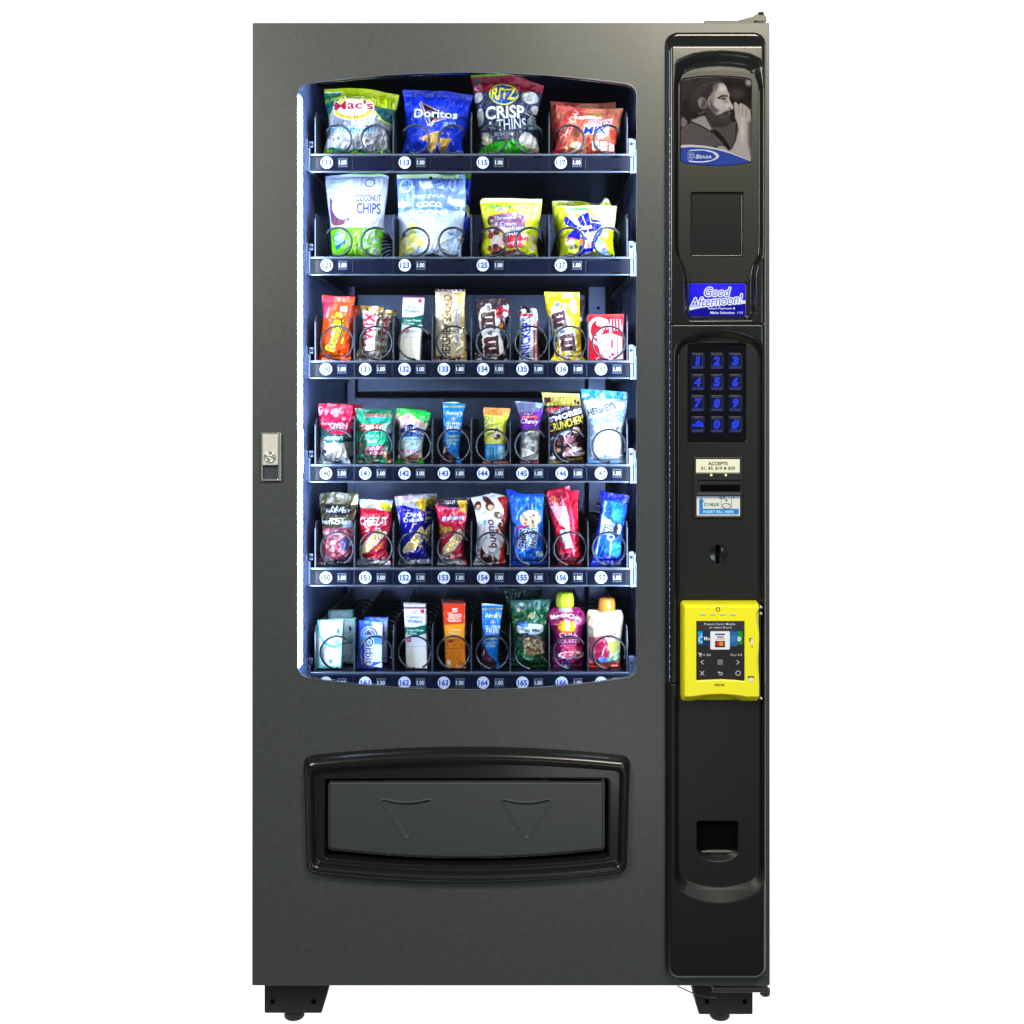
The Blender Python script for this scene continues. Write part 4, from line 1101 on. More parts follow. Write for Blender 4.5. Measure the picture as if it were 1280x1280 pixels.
def a115(c):
    base(c, (46,54,82)); c.P([(0,40),(640,40),(640,215),(520,205),(410,212),(330,200),(200,215),(70,205),(0,210)], (150,20,52)); c.P([(30,60),(420,60),(370,84),(50,90)], (112,176,30))
    c.P([(455,215),(560,200),(560,270),(500,240)], (56,52,80)); c.P([(80,140),(130,150),(110,195),(80,190)], (190,120,140), al=.6); c.E(104, 172, 24, 22, (206,170,180), ring=3)
    for q in ((105,245,34,36),(118,380,28,60),(480,250,62,44),(520,330,36,30)): c.E(q[0], q[1], q[2], q[3], (196,192,186), soft=3); 
    c.P([(455,410),(500,360),(545,460),(470,475)], (120,140,140)); c.L([(440,360),(500,385),(520,380)], 7, (190,190,184)); c.L([(500,360),(470,400)], 6, (190,190,184))
    c.E(290, 233, 106, 78, (206,222,30)); c.E(290, 233, 96, 69, (26,72,178)); c.T('RITZ', 290, 232, 172, 84, (236,228,30), ol=(14,40,120), ow=5, bold=.05, sh=.12)
    c.T('CRISP', 298, 360, 280, 88, (240,242,246), bold=.06, rot=2); c.T('&', 195, 440, 34, 40, (220,226,240), rot=0); c.T('THINS', 345, 440, 210, 72, (230,234,244), bold=-.005, rot=4)
    c.T('SOUR CREAM', 290, 505, 130, 22, (215,220,230)); c.T('& ONION', 290, 530, 90, 18, (200,206,220))
    for q in ((150,510,40,22),(170,550,40,24)): c.E(*q, (190,184,178), soft=2)
    c.P([(400,560),(420,510),(470,490),(530,540),(545,600),(520,650),(470,640)], (206,200,204), smooth=3); c.E(500, 640, 60, 50, (158,128,126)); c.E(480, 540, 60, 30, (232,230,236))
    c.P([(60,680),(110,610),(190,565),(290,548),(380,552),(450,590),(520,640),(560,680)], (64,190,48), smooth=3); c.P([(60,690),(90,645),(170,610),(170,690)], (226,232,226)); c.blobs(8, (210,560,420,640), (16,34), [(120,214,104),(48,168,40)], 3, .6)
s115 = snack('chip_bag', 'tall dark slate snack bag with maroon top and blue oval on the top shelf', 'chip bag', '1R',
      [(48,78),(70,210),(92,330),(108,450),(108,540),(88,658)], [(580,160),(556,260),(520,380),(545,480),(540,560),(556,658)], (50,54,76), a115, .033,
      T=[(0,0),(.4,-44),(.7,-38),(1,0)], wr=.0024, seed=12, group=G1)
def a117(c):
    base(c, (216,128,100)); c.P([(640,440),(720,390),(800,290),(900,290),(840,430),(700,640),(640,660)], (208,70,66)); c.P([(640,260),(900,260),(840,310),(700,350),(640,310)], (206,86,80)); c.E(790, 500, 180, 140, (206,90,66), al=.4)
    c.blobs(30, (640,270,1160,440), (16,40), [(214,130,84),(196,96,70),(220,140,92)], 4, .5)
    c.T('CHEDDAR', 770, 445, 250, 48, (236,206,190), rot=62, bold=-.01)
    c.P([(895,355),(995,352),(1000,378),(905,378)], (206,186,60)); c.P([(800,392),(900,385),(1000,395),(990,408),(880,412),(800,410)], (240,220,214))
    c.P([(862,455),(1080,402),(1060,440),(1040,520),(1010,512),(865,515),(880,470)], (236,232,240)); c.T('Chex', 985, 434, 170, 44, (190,30,76), rot=10, sh=.3, ol=W_, ow=4); c.T('MIX', 950, 486, 165, 50, (14,60,196), rot=3, sh=.3, bold=.06, ol=W_, ow=4)
    c.P([(860,540),(1140,560),(1140,720),(900,720)], (226,92,66)); c.P([(1050,480),(1140,470),(1130,560),(1060,540)], (212,84,60))
    for x in (925,985): c.P(round_poly([(x,560),(x+50,558),(x+52,615),(x+2,617)],6,3), (240,232,226)); c.E(x+26, 588, 15, 15, (90,60,60), ring=2)
    c.P([(1048,562),(1092,572),(1088,620),(1050,614)], (236,226,220)); c.L([(1056,580),(1080,600)], 3, (90,60,60))
    c.blobs(16, (680,500,900,655), (14,34), [(214,170,130),(190,110,80),(236,216,190),(170,90,70)], 9); c.E(815, 500, 22, 34, (140,84,66), 20); c.E(808, 600, 50, 40, (230,210,186)); c.blobs(18, (760,570,860,640), (4,9), [(180,120,90),(240,236,220)], 3)
    c.P([(640,590),(720,560),(700,720),(640,720)], (216,70,86)); c.blobs(12, (645,590,900,655), (8,18), [(226,180,160),(200,80,80)], 2, .8)
s117 = snack('chip_bag', 'orange red cheddar snack mix bag on the top shelf, rightmost and in front', 'chip bag', '1R',
      [(668,300),(668,400),(655,480),(668,560),(652,662)], [(1158,322),(1140,420),(1112,520),(1092,600),(1112,662)], (200,96,70), a117, .026,
      T=[(0,0),(.5,14),(1,0)], wr=.0022, seed=21, group=G1)
behind(s117, 'orange red cheddar snack mix bag queued behind the rightmost top shelf bag', sx=-4, lift=17, rot=-1.5)

# ---- second shelf
G2 = 'snack pouches on the second shelf'
def a121(c):
    base(c, (188,196,222)); c.R(0, 0, 900, 84, (110,186,50)); c.P([(0,78),(900,78),(900,100),(0,92)], (190,206,226))
    c.T('wasabi', 296, 130, 96, 24, (120,196,110), bold=.04); c.T('flavor', 288, 174, 76, 22, (120,196,110), bold=.04)
    c.E(540, 140, 34, 28, (60,44,110), ring=3); c.T("Dang", 540, 192, 160, 20, (150,200,130), sh=.3)
    c.T('COCONUT', 536, 250, 176, 50, (58,50,130), bold=.05); c.T('CHIPS', 534, 322, 172, 76, (58,50,130), bold=.04); c.T('NET 40g', 530, 374, 84, 12, (180,190,220))
    c.P([(250,270),(262,250),(330,400),(400,392),(360,432),(300,440),(262,410)], (122,66,86), smooth=3); c.E(342, 316, 78, 92, (70,78,160), rot=28); c.E(344, 314, 72, 86, (222,236,246), rot=28)
    c.P([(0,470),(340,452),(900,462),(900,900),(0,900)], (112,184,34)); c.E(316, 530, 38, 44, (150,196,190)); c.E(308, 526, 30, 26, (60,120,130), ring=4); c.P([(290,580),(370,540),(380,550),(300,610)], (44,100,140))
    c.blobs(30, (500,470,600,630), (8,22), [(196,206,200),(150,170,160),(120,150,130)], 4); c.R(535, 490, 556, 610, (110,180,40)); c.E(550, 550, 30, 80, (200,214,206), al=.5); c.R(420, 470, 480, 655, (172,212,110), al=.5)
snack('coconut_pouch', 'white coconut chips pouch with green foot, left end of the second shelf', 'snack pouch', '2L',
      [(212,90),(226,250),(250,420),(252,520),(266,668)], [(674,90),(662,230),(640,380),(640,470),(628,560),(616,668)], (200,210,235), a121, .020,
      T=[(0,0),(.1,-12),(.9,-22),(1,0)], wr=.0011, seed=5, seal=(.04,.04), group=G2)
def a123(c):
    base(c, (112,142,218)); c.R(700, 60, 1260, 105, (206,226,190)); c.R(1190, 60, 1260, 1000, (150,176,230))
    c.R(740, 215, 1230, 262, (124,150,222)); c.R(740, 310, 1230, 335, (96,128,216)); c.P([(740,345),(1240,338),(1240,700),(740,700)], (186,204,240))
    c.E(982, 107, 13, 13, (14,60,40)); c.E(804, 160, 44, 42, (190,208,244), ring=6); c.P([(890,130),(990,130),(1000,180),(930,192)], (200,214,244)); c.P([(1030,180),(1075,150),(1085,190)], (210,222,246)); c.E(1140, 150, 22, 40, (190,206,240), ring=4)
    for x in range(760, 1180, 18): c.L([(x,196),(x+2,210)], 3, (180,196,236))
    c.E(780, 290, 60, 22, (200,214,230)); c.E(1180, 280, 60, 28, (190,208,232)); c.T('SEJOYIA', 970, 241, 236, 26, (236,240,250), bold=.02)
    c.R(800, 336, 1150, 372, (150,172,228), soft=14); c.T('COCO', 972, 300, 184, 34, (236,240,250), bold=.04, arc=8); c.T('ROONS', 972, 352, 286, 40, (240,244,252), bold=.09); c.T('Crisp', 970, 396, 60, 14, (236,240,250))
    c.E(985, 370, 150, 60, (160,184,236), ring=3); c.P([(900,430),(1080,420),(1150,560),(1080,620),(940,600)], (214,226,248), soft=30)
    for q in ((852,520,40,40),(780,552,28,36),(905,562,34,30),(832,598,32,38),(772,625,26,38),(850,450,40,30)): c.E(*q, (206,206,116)); c.E(q[0], q[1], q[2]*.6, q[3]*.6, (216,216,140), soft=8)
    c.blobs(40, (750,430,930,650), (3,6), [(190,184,90),(226,226,160)], 5, .6)
    c.P([(1150,500),(1196,490),(1205,560),(1180,670),(1150,670),(1168,560)], (222,232,246)); c.blobs(12, (1100,480,1240,660), (14,28), [(120,150,220),(170,190,236)], 7, .6)
    c.P([(930,668),(940,640),(1000,630),(1050,645),(1070,668)], (50,66,60)); c.blobs(8, (940,640,1060,666), (4,9), [(110,130,60),(30,40,60)], 2)
s123 = snack('macaroon_pouch', 'pale blue coconut macaroon pouch with punched hang hole on the second shelf', 'snack pouch', '2L',
      [(733,76),(742,250),(748,450),(750,668)], [(1230,76),(1234,230),(1230,330),(1216,450),(1204,560),(1200,668)], (140,160,220), a123, .020, wr=.0013, seed=6, seal=(.06,.03), group=G2)
def a123b(c):
    base(c, (44,64,190)); c.R(700, 0, 1400, 105, (120,176,60)); c.blobs(26, (1100,110,1300,660), (14,30), [(190,190,110),(60,84,210),(150,110,120),(210,214,150)], 3)
snack('macaroon_pouch', 'dark blue macaroon pouch with green top showing behind the pale blue one', 'snack pouch', '2L',
      [(790,70),(800,668)], [(1274,66),(1262,300),(1262,668)], (44,64,190), a123b, .016, front=.215, wr=.0016, seed=9, seal=(.06,.03), group=G2, dens=1.2)
def nut_top(c, x0, x1): pass
def a125(c):
    base(c, (206,218,22)); c.P([(100,245),(580,245),(580,290),(100,285)], (238,238,190)); c.P([(330,300),(560,290),(545,400),(440,430)], (232,236,150), soft=30)
    c.T('Nature', 268, 318, 160, 30, (70,190,130), bold=.05); c.T('KARMA NUTS', 440, 328, 76, 12, (190,190,30)); c.R(230, 326, 320, 350, (206,200,226), soft=6)
    c.P([(175,390),(230,375),(330,362),(410,366),(440,400),(444,450),(420,470),(230,465),(190,450)], (152,96,128), smooth=3); c.P([(280,365),(400,362),(440,385),(330,395)], (200,150,190)); c.E(198, 418, 26, 32, (84,44,74))
    c.T('Strawberry', 330, 400, 180, 34, (236,234,246), sh=.2, ol=(60,50,150), ow=4, rot=4); c.T('& Cream', 300, 440, 150, 30, (236,234,246), sh=.2, ol=(60,50,150), ow=4); c.T('Cookies', 340, 472, 190, 34, (240,238,248), sh=.2, ol=(60,50,150), ow=4, rot=4)
    c.P([(300,505),(420,480),(430,520),(310,530)], (60,36,110)); c.T('mini', 365, 512, 110, 28, (240,238,248), sh=.2, ol=(50,40,130), ow=4, rot=6)
    c.P([(290,530),(420,510),(470,530),(440,600),(330,612),(290,590)], (206,30,58)); c.T('berry good', 370, 572, 170, 34, (244,236,240), sh=.2, rot=8)
    c.blobs(34, (180,480,300,640), (10,26), [(150,84,92),(216,196,206),(120,60,70),(190,60,90)], 8); c.E(235, 548, 40, 30, (216,206,216)); c.E(196, 520, 18, 22, (190,60,90))
    c.blobs(24, (430,505,520,620), (8,18), [(220,206,206),(180,150,150),(206,218,60)], 9); c.P([(270,650),(300,625),(400,612),(450,640),(430,665),(280,668)], (140,84,96)); c.P([(290,652),(400,628),(440,640),(330,662)], (220,210,206))
    c.L([(460,590),(500,650)], 5, (236,236,180))
snack('cookie_bag', 'yellow green mini cookie bag with dark red berry picture on the second shelf', 'cookie bag', '2R',
      [(116,272),(124,340),(146,440),(142,520),(120,600),(140,678)], [(568,258),(560,360),(540,440),(545,500),(528,560),(542,678)], (200,212,20), a125, .028,
      T=[(0,0),(.04,-20),(.5,-12),(1,0)], wr=.0020, seed=31, seal=(.06,.05), group=G2)
def a127(c):
    base(c, (208,220,24)); c.P([(840,310),(1110,310),(1100,490),(990,480),(960,400),(900,340)], (236,238,170), soft=24); c.R(640, 300, 1110, 318, (236,238,160))
    c.P([(730,322),(900,320),(896,352),(740,362)], (110,206,150)); c.T('Nature', 790, 338, 100, 22, (200,206,226)); c.P([(745,345),(890,345),(880,366),(760,372)], (232,232,244))
    c.P([(725,405),(745,388),(800,430),(830,390),(870,368),(905,370),(930,410),(985,420),(1000,450),(1000,500),(960,560),(900,690),(820,690),(838,560),(752,545),(768,505),(800,470),(740,450)], (20,22,206), smooth=3)
    c.P([(745,385),(800,380),(830,425),(845,470),(800,440)], (234,236,250)); c.L([(850,372),(890,470)], 5, W_); c.L([(905,370),(915,430),(1000,440)], 5, W_); c.L([(900,540),(1000,455)], 4, W_)
    c.T('Chips', 872, 470, 110, 44, W_, bold=.06, rot=10, ol=(20,22,206), ow=3); c.T('Deluxe', 905, 505, 130, 36, W_, bold=.05, rot=10, ol=(20,22,206), ow=3)
    c.P([(870,520),(960,500),(940,560),(900,560)], (226,232,250), soft=6); c.E(770, 566, 34, 32, (232,196,186)); c.L([(738,560),(770,540),(812,545)], 9, (226,70,50)); c.P([(740,545),(812,520),(800,500),(760,510)], (20,22,206))
    c.blobs(14, (760,590,830,650), (8,18), [(110,90,80),(196,186,170),(160,170,110)], 4); c.R(835, 545, 860, 590, (230,120,80)); c.R(862, 555, 920, 610, (236,206,190)); c.T('25', 888, 585, 36, 36, (200,120,110))
    c.E(900, 655, 48, 22, (196,180,196)); c.blobs(20, (940,560,1050,650), (10,22), [(150,90,190),(232,236,250),(196,170,180),(120,190,220)], 6); c.E(1020, 520, 24, 20, (176,150,150)); c.L([(1020,580),(1050,640)], 7, (190,150,120))
s127 = snack('cookie_bag', 'yellow green cookie bag with bright blue burst at the right front of the second shelf', 'cookie bag', '2R',
      [(668,312),(676,420),(688,500),(700,600),(690,680)], [(1110,308),(1104,400),(1092,470),(1084,560),(1098,680)], (200,212,20), a127, .026,
      T=[(0,0),(.5,-8),(1,0)], wr=.0022, seed=33, seal=(.05,.05), group=G2)
def a127b(c):
    base(c, (196,206,30)); c.P([(600,230),(1200,230),(1200,275),(600,275)], (232,232,180)); c.E(800, 285, 90, 18, (150,156,20))
snack('cookie_bag', 'yellow green cookie bag with curled top edge behind the blue burst one', 'cookie bag', '2R',
      [(640,268),(650,400),(690,640)], [(1068,275),(1070,400),(1060,640)], (196,206,30), a127b, .018, T=[(0,0),(.45,-6),(.62,6),(.72,38),(.8,26),(.9,-26),(.96,-18),(1,14)], front=.205, seed=35, seal=(.10,.05), group=G2, dens=1.4)

# ---- third shelf
G3 = 'candy and crackers on the third shelf'
def a130(c):
    base(c, (228,84,20)); c.P([(180,160),(290,170),(260,250),(230,330),(180,360)], (190,74,100)); c.P([(180,160),(440,170),(440,190),(180,182)], (206,60,60)); c.L([(250,255),(236,300),(232,330)], 9, (236,180,190))
    c.P([(285,180),(330,182),(310,270),(260,280),(245,320)], (214,120,90), soft=8)
    c.P(round_poly([(326,250),(378,254),(376,290),(326,284)],8,3), (236,200,206)); c.T('210', 352, 270, 30, 18, (214,120,120))
    c.T("Reese's", 282, 432, 285, 80, (226,226,30), rot=78, sh=.1, ol=(120,60,14), ow=5, bold=.04)
    c.P([(332,340),(368,336),(354,525),(330,528)], (90,52,14)); c.T('PEANUT BUTTER CUPS', 348, 432, 178, 20, (226,214,40), rot=87, bold=.03)
    c.E(290, 600, 60, 22, (236,120,30), al=.5); c.blobs(8, (310,560,370,630), (4,9), [(190,60,20),(240,140,60)], 2); c.R(398, 260, 420, 660, (206,62,26), soft=6); c.L([(400,270),(412,300),(402,360)], 10, (120,140,170))
s130 = snack('candy_bar', 'orange peanut butter cup pack with lime lettering, left end of the third shelf', 'candy bar', '3L',
      [(190,168),(192,260),(200,330),(186,430),(176,540),(168,640)], [(434,180),(412,260),(404,350),(410,440),(402,560),(400,640)], (220,80,20), a130, .016, wr=.0016, seed=41, group=G3, T=[(0,0),(.5,4),(1,0)])
behind(s130, 'orange peanut butter cup pack barely showing behind the front one', sx=2, lift=-9, dd=.05)
def a131(c):
    base(c, (190,178,150)); c.R(460, 235, 800, 280, (150,124,60)); c.blobs(20, (470,240,700,278), (5,14), [(90,70,30),(226,206,150),(50,40,30)], 2); c.P([(570,280),(700,280),(690,640),(600,640)], (150,140,120)); c.blobs(40, (590,280,690,640), (5,18), [(226,224,230),(110,90,50),(60,50,50),(200,190,180)], 4)
    c.P([(485,285),(585,285),(580,560),(470,575),(470,510),(492,500)], (232,232,238)); c.T('TWIX', 532, 425, 268, 84, (206,24,76), rot=84, sh=-.1, ol=(238,238,244), ow=6, ol2=(110,90,110), ow2=9, bold=.07)
    c.blobs(24, (470,565,610,640), (6,16), [(232,232,238),(150,150,170),(206,206,214)], 5); c.L([(500,580),(600,562)], 5, (60,50,60)); c.L([(606,280),(600,640)], 4, (70,60,60))
s131 = snack('candy_bar', 'gold foil caramel bar with pink upright lettering on the third shelf', 'candy bar', '3L',
      [(470,244),(488,300),(486,360),(470,520),(420,640)], [(640,252),(638,330),(632,450),(620,560),(625,640)], (150,140,120), a131, .014, wr=.0022, m=filmg, seed=43, group=G3)
behind(s131, 'gold foil caramel bar with red end queued behind the front caramel bar', sx=11, lift=-2, dd=.05, rot=2)
def a132(c, o=(0, 0)):
    X, Y = o; r = lambda *a: c.R(a[0]+X, a[1]+Y, a[2]+X, a[3]+Y, a[4])
    base(c, (216,220,230)); r(770, 180, 950, 192, (110,100,130)); r(780, 192, 930, 197, (206,120,140)); c.E(906+X, 214+Y, 15, 15, (196,60,90)); c.L([(840+X,215+Y),(866+X,210+Y)], 5, (150,110,150)); c.T('LANCE', 852+X, 228+Y, 36, 12, (110,110,170))
    c.T("Captain's", 850+X, 257+Y, 110, 26, (84,104,206), rot=-2, bold=.03); c.T('Wafers', 848+X, 286+Y, 108, 26, (70,90,200), rot=-2, bold=.05)
    c.P([(770+X,330+Y),(850+X,330+Y),(945+X,308+Y),(945+X,372+Y),(870+X,394+Y),(780+X,382+Y)], (16,106,98)); c.T('Cream Cheese', 852+X, 352+Y, 120, 17, (226,236,232), bold=.04); c.T('& Chives', 826+X, 374+Y, 76, 16, (226,236,232), bold=.04)
    c.E(808+X, 422+Y, 18, 18, (206,90,106)); c.E(808+X, 422+Y, 11, 11, (226,150,160)); r(770, 470, 940, 474, (180,176,182)); r(765, 480, 940, 640, (222,220,216)); c.grain(.05, 6)
    for i in range(3):
        for j in range(2): c.E(790+X+i*48, 500+Y+j*70, 4, 3, (180,170,160))
    r(780, 600, 800, 620, (170,170,190)); c.blobs(6, (775,330,940,640), (3,8), [(196,200,210)], 8, .5)
s132 = snack('cracker_pack', 'white and green wafer cracker pack on the third shelf', 'cracker pack', '3L', [(780,178),(776,300),(762,460),(750,640)], [(938,184),(930,330),(915,480),(908,640)], (216,216,224), a132, .016, boxy=True, wr=.001, m=film, seed=45, group=G3)
def a133(c):
    base(c, (206,196,176)); c.R(1000, 100, 1260, 142, (196,160,80))
    for i in range(8): c.P([(1005+i*32,120),(1022+i*32,120),(1040+i*32,142),(1020+i*32,142)], (70,50,150))
    for i in range(8): c.P([(1010+i*32,612),(1030+i*32,600),(1040+i*32,625),(1018+i*32,640)], (80,60,150) if i % 2 else (196,150,70))
    c.P([(1150,150),(1240,150),(1240,640),(1212,600),(1200,400),(1205,250)], (206,180,110)); c.P([(1160,170),(1215,180),(1200,240),(1178,230)], (226,206,140)); c.P([(1200,440),(1240,420),(1230,600),(1206,590)], (220,206,170))
    c.T("HERSHEY'S", 1096, 475, 280, 64, (58,30,40), rot=88, bold=.03); c.T('GOLD', 1100, 255, 178, 66, (170,126,40), rot=89, bold=.03); c.T('PEANUTS & PRETZELS', 1176, 415, 225, 24, (70,90,190), rot=89, bold=.02)
    c.L([(1012,150),(1012,640)], 6, (180,160,110)); c.blobs(10, (1150,560,1240,610), (6,12), [(190,140,60),(150,90,40),(230,214,180)], 3)
snack('candy_bar', 'tall cream and gold bar with dark vertical lettering on the third shelf', 'candy bar', '3L', [(1010,122),(1016,250),(1012,400),(1004,640)], [(1232,130),(1226,250),(1230,400),(1250,640)], (200,190,160), a133, .012, wr=.0014, m=filmg, seed=47, seal=(.04,.03), group=G3)
def mlogo(c, x, y, k, col, brown, rot, outc):
    w, h = 132*k, 104*k; q = math.radians(rot); cs, sn = math.cos(q), math.sin(q)
    def tr(pts): return [(x+(u-.5)*w*cs-(v-.5)*h*sn, y-((u-.5)*w*sn+(v-.5)*h*cs)) for u, v in pts]
    shape = [(0,0),(.34,0),(.34,.17),(.29,.17),(.29,.66),(.36,.72),(.385,.66),(.385,.17),(.35,.17),(.35,0),(.66,0),(.66,.17),(.615,.17),(.615,.66),(.68,.72),(.72,.66),(.72,.17),(.67,.17),(.67,0),(1,0),(1,.17),(.95,.17),(.95,.78),(.86,1),(.66,1),(.58,.92),(.48,1),(.30,1),(.28,.92),(.24,1),(0,1),(0,.83),(.06,.83),(.06,.17),(0,.17)]
    d = poly_sdf(c.X, c.Y, tr(shape)); c.fill(.5-(d-11*k)/c.aa, outc); c.fill(.5-(d-1)/c.aa, brown)
def a134(c):
    base(c, (58,34,48)); c.R(70, 190, 350, 240, (66,46,58)); c.T('MILK CHOCOLATE', 138, 232, 46, 8, (200,190,200)); c.P([(210,290),(240,262),(320,232),(330,290),(325,320),(240,330)], (176,30,56), smooth=2); c.E(305, 250, 22, 22, (206,206,216)); c.E(300, 306, 20, 18, (214,214,222)); c.L([(236,290),(248,276)], 6, (220,220,230))
    for q in ((250,360,26,(210,214,226)),(272,392,22,(190,120,40)),(258,410,20,(200,190,50)),(280,450,18,(60,110,190)),(100,440,18,(60,110,190)),(104,420,12,(200,60,50))): c.E(q[0], q[1], q[2]*.6, q[2], q[3])
    c.T("'s", 168, 270, 62, 40, (46,40,90), rot=86, ol=W_, ow=12, bold=.03)
    c.P([(110,300),(150,250),(225,330),(262,440),(290,560),(250,600),(150,600),(140,480),(112,400)], (226,226,234), smooth=3)
    mlogo(c, 176, 352, .98, W_, (92,52,60), 94, W_); mlogo(c, 200, 530, 1.02, W_, (92,52,60), 94, W_); c.T('&', 190, 440, 40, 36, (70,60,110), rot=90, ol=W_, ow=5, bold=.04)
    c.L([(292,350),(306,420),(280,520)], 5, (200,200,214)); c.blobs(20, (75,570,140,645), (5,14), [(206,206,216),(60,60,80),(30,24,34)], 6); c.blobs(14, (285,560,325,645), (5,10), [(206,206,216),(90,90,130)], 7)
    c.E(220, 612, 24, 16, (226,228,238)); c.blobs(10, (75,440,110,560), (8,18), [(30,34,44),(70,74,90)], 9, .6)
s134 = snack('candy_bag', 'brown milk chocolate candy bag with sideways letters on the third shelf', 'candy bag', '3R', [(88,204),(92,300),(106,400),(86,500),(76,640)], [(330,204),(326,300),(312,400),(306,500),(322,640)], (58,36,48), a134, .016, wr=.0022, seed=51, group=G3, T=[(0,0),(.8,-14),(1,0)])
def a135(c):
    base(c, (206,210,226)); c.R(395, 230, 560, 300, (50,44,52)); c.E(436, 284, 18, 16, (220,220,226)); c.P([(480,255),(560,270),(560,330),(500,320)], (190,190,200)); c.blobs(14, (470,255,540,330), (5,12), [(236,236,240),(60,50,56),(150,150,160)], 3)
    c.P([(400,300),(500,306),(500,325),(400,322)], (190,50,76)); c.P([(400,322),(500,330),(500,650),(400,650)], (232,234,244)); c.T('SNICKERS', 448, 478, 300, 68, (20,40,200), rot=87, sh=-.28, bold=.07)
    c.R(504, 360, 514, 650, (206,40,90)); c.R(520, 340, 530, 650, (224,226,236)); c.R(530, 350, 545, 650, (176,26,60)); c.R(545, 400, 560, 650, (110,110,130))
snack('candy_bar', 'slim white and blue nougat bar with slanted vertical lettering on the third shelf', 'candy bar', '3R', [(402,262),(405,350),(402,500),(404,640)], [(530,268),(540,360),(540,500),(548,640)], (190,190,205), a135, .014, wr=.0015, m=filmg, seed=53, group=G3, T=[(0,-10),(.2,-22),(.5,-4),(1,0)])
def a136(c):
    base(c, (238,206,14)); c.R(560, 140, 860, 168, (240,222,90)); c.E(770, 172, 40, 20, (240,236,190)); c.blobs(8, (600,150,840,190), (8,20), [(240,238,190),(232,190,10)], 3, .6)
    c.E(760, 250, 46, 34, (206,206,40)); c.E(795, 222, 24, 22, (236,232,240)); c.E(740, 250, 30, 24, (232,232,170)); c.E(800, 270, 24, 34, (234,230,230))
    c.T("'s", 668, 252, 58, 42, (56,50,120), rot=80, ol=W_, ow=12, bold=.03)
    c.P([(630,300),(660,250),(740,310),(780,420),(820,560),(800,620),(720,610),(690,480),(640,400)], (228,228,238), smooth=3)
    mlogo(c, 690, 352, .92, W_, (92,52,60), 102, W_); mlogo(c, 752, 518, 1.0, W_, (92,52,60), 98, W_); c.T('&', 716, 438, 40, 36, (70,60,110), rot=95, ol=W_, ow=5, bold=.04)
    c.L([(770,330),(800,400),(816,480)], 7, (110,180,190)); c.L([(788,330),(812,400)], 4, (170,90,60)); c.E(668, 496, 12, 24, (50,90,170)); c.E(668, 560, 18, 40, (226,200,120)); c.P([(650,540),(690,620),(730,640),(700,650),(650,600)], (206,170,60))
    c.blobs(10, (720,590,830,645), (8,18), [(240,230,120),(232,232,236),(226,180,20)], 4)
s136 = snack('candy_bag', 'bright yellow peanut candy bag with sideways letters on the third shelf', 'candy bag', '3R', [(582,146),(600,280),(626,380),(652,440),(640,540),(664,590),(622,652)], [(842,146),(840,260),(846,380),(850,480),(858,560),(850,590),(890,652)], (236,204,16), a136, .017, wr=.0024, seed=55, group=G3)
def a136b(c):
    base(c, (90,60,74)); c.blobs(30, (700,200,900,640), (10,26), [(206,200,214),(90,50,60),(70,60,90)], 3)
snack('candy_bag', 'brown candy bag edge peeking out behind the bright yellow one', 'candy bag', '3R', [(700,212),(700,640)], [(876,206),(866,420),(872,640)], (80,50,60), a136b, .012, front=.205, seed=57, group=G3, dens=1.2)
def a137(c):
    base(c, (214,26,44)); c.R(890, 300, 1180, 330, (224,60,60)); c.E(985, 440, 76, 98, (236,214,220), rot=15, ring=9); c.E(1000, 372, 44, 26, (232,226,230), rot=15)
    c.T('Cherry', 990, 440, 120, 52, (238,226,232), rot=50, bold=.06); c.T('BITES', 1030, 520, 120, 60, (236,220,226), rot=70, bold=.04)
    for x in (1062,1085,1108,1130): c.L([(x,350),(x+3,430)], 9, (236,212,216))
    c.P([(960,470),(1060,450),(1150,480),(1150,640),(1040,646),(985,600)], (238,224,228), soft=6); c.R(1062, 500, 1080, 560, (206,60,84)); c.L([(1110,480),(1112,620)], 10, (220,90,110)); c.L([(1020,560),(1040,630)], 8, (222,120,136)); c.R(1062,596,1082,612,(206,60,84)); c.L([(1000,500),(1030,520)],6,(206,60,84))
    c.E(1100, 350, 34, 14, (150,90,80), al=.5); c.blobs(10, (920,600,1150,645), (6,14), [(236,200,206),(206,40,60)], 5, .8)
snack('candy_box', 'red boxed candy with white round emblem, right end of the third shelf', 'candy box', '3R', [(893,310),(900,450),(902,655)], [(1164,305),(1160,450),(1172,655)], (206,30,46), a137, .017, boxy=True, wr=.0022, m=film, seed=59, group=G3)

# ---- fourth shelf
G4 = 'snack packs on the fourth shelf'
def a140(c):
    base(c, (206,24,80)); c.P([(140,195),(440,215),(440,240),(140,215)], (196,20,66)); c.blobs(14, (170,240,400,330), (10,34), [(236,190,214),(226,90,140),(236,222,232)], 4, .8)
    c.T("John's", 212, 348, 86, 26, W_, sh=.2, bold=.03); c.T('OVEN', 316, 360, 118, 40, (240,236,244), bold=.05, ol=(190,20,90), ow=2); c.T('ROASTED', 318, 386, 108, 12, (240,220,232))
    c.P([(140,420),(200,372),(240,410),(280,425),(400,425),(400,480),(180,500),(140,500)], (26,110,104)); c.E(270, 405, 26, 10, (206,30,60)); c.T('CASHEWS', 264, 452, 166, 28, W_, bold=.05)
    c.P([(140,490),(380,485),(420,650),(140,650)], (216,216,222)); c.blobs(40, (180,490,370,615), (12,26), [(226,218,210),(206,200,206),(236,234,238),(196,176,160)], 7); c.R(185, 535, 230, 560, (60,70,140)); c.blobs(10, (160,595,400,635), (8,24), [(180,200,220),(230,236,244),(90,140,150)], 3)
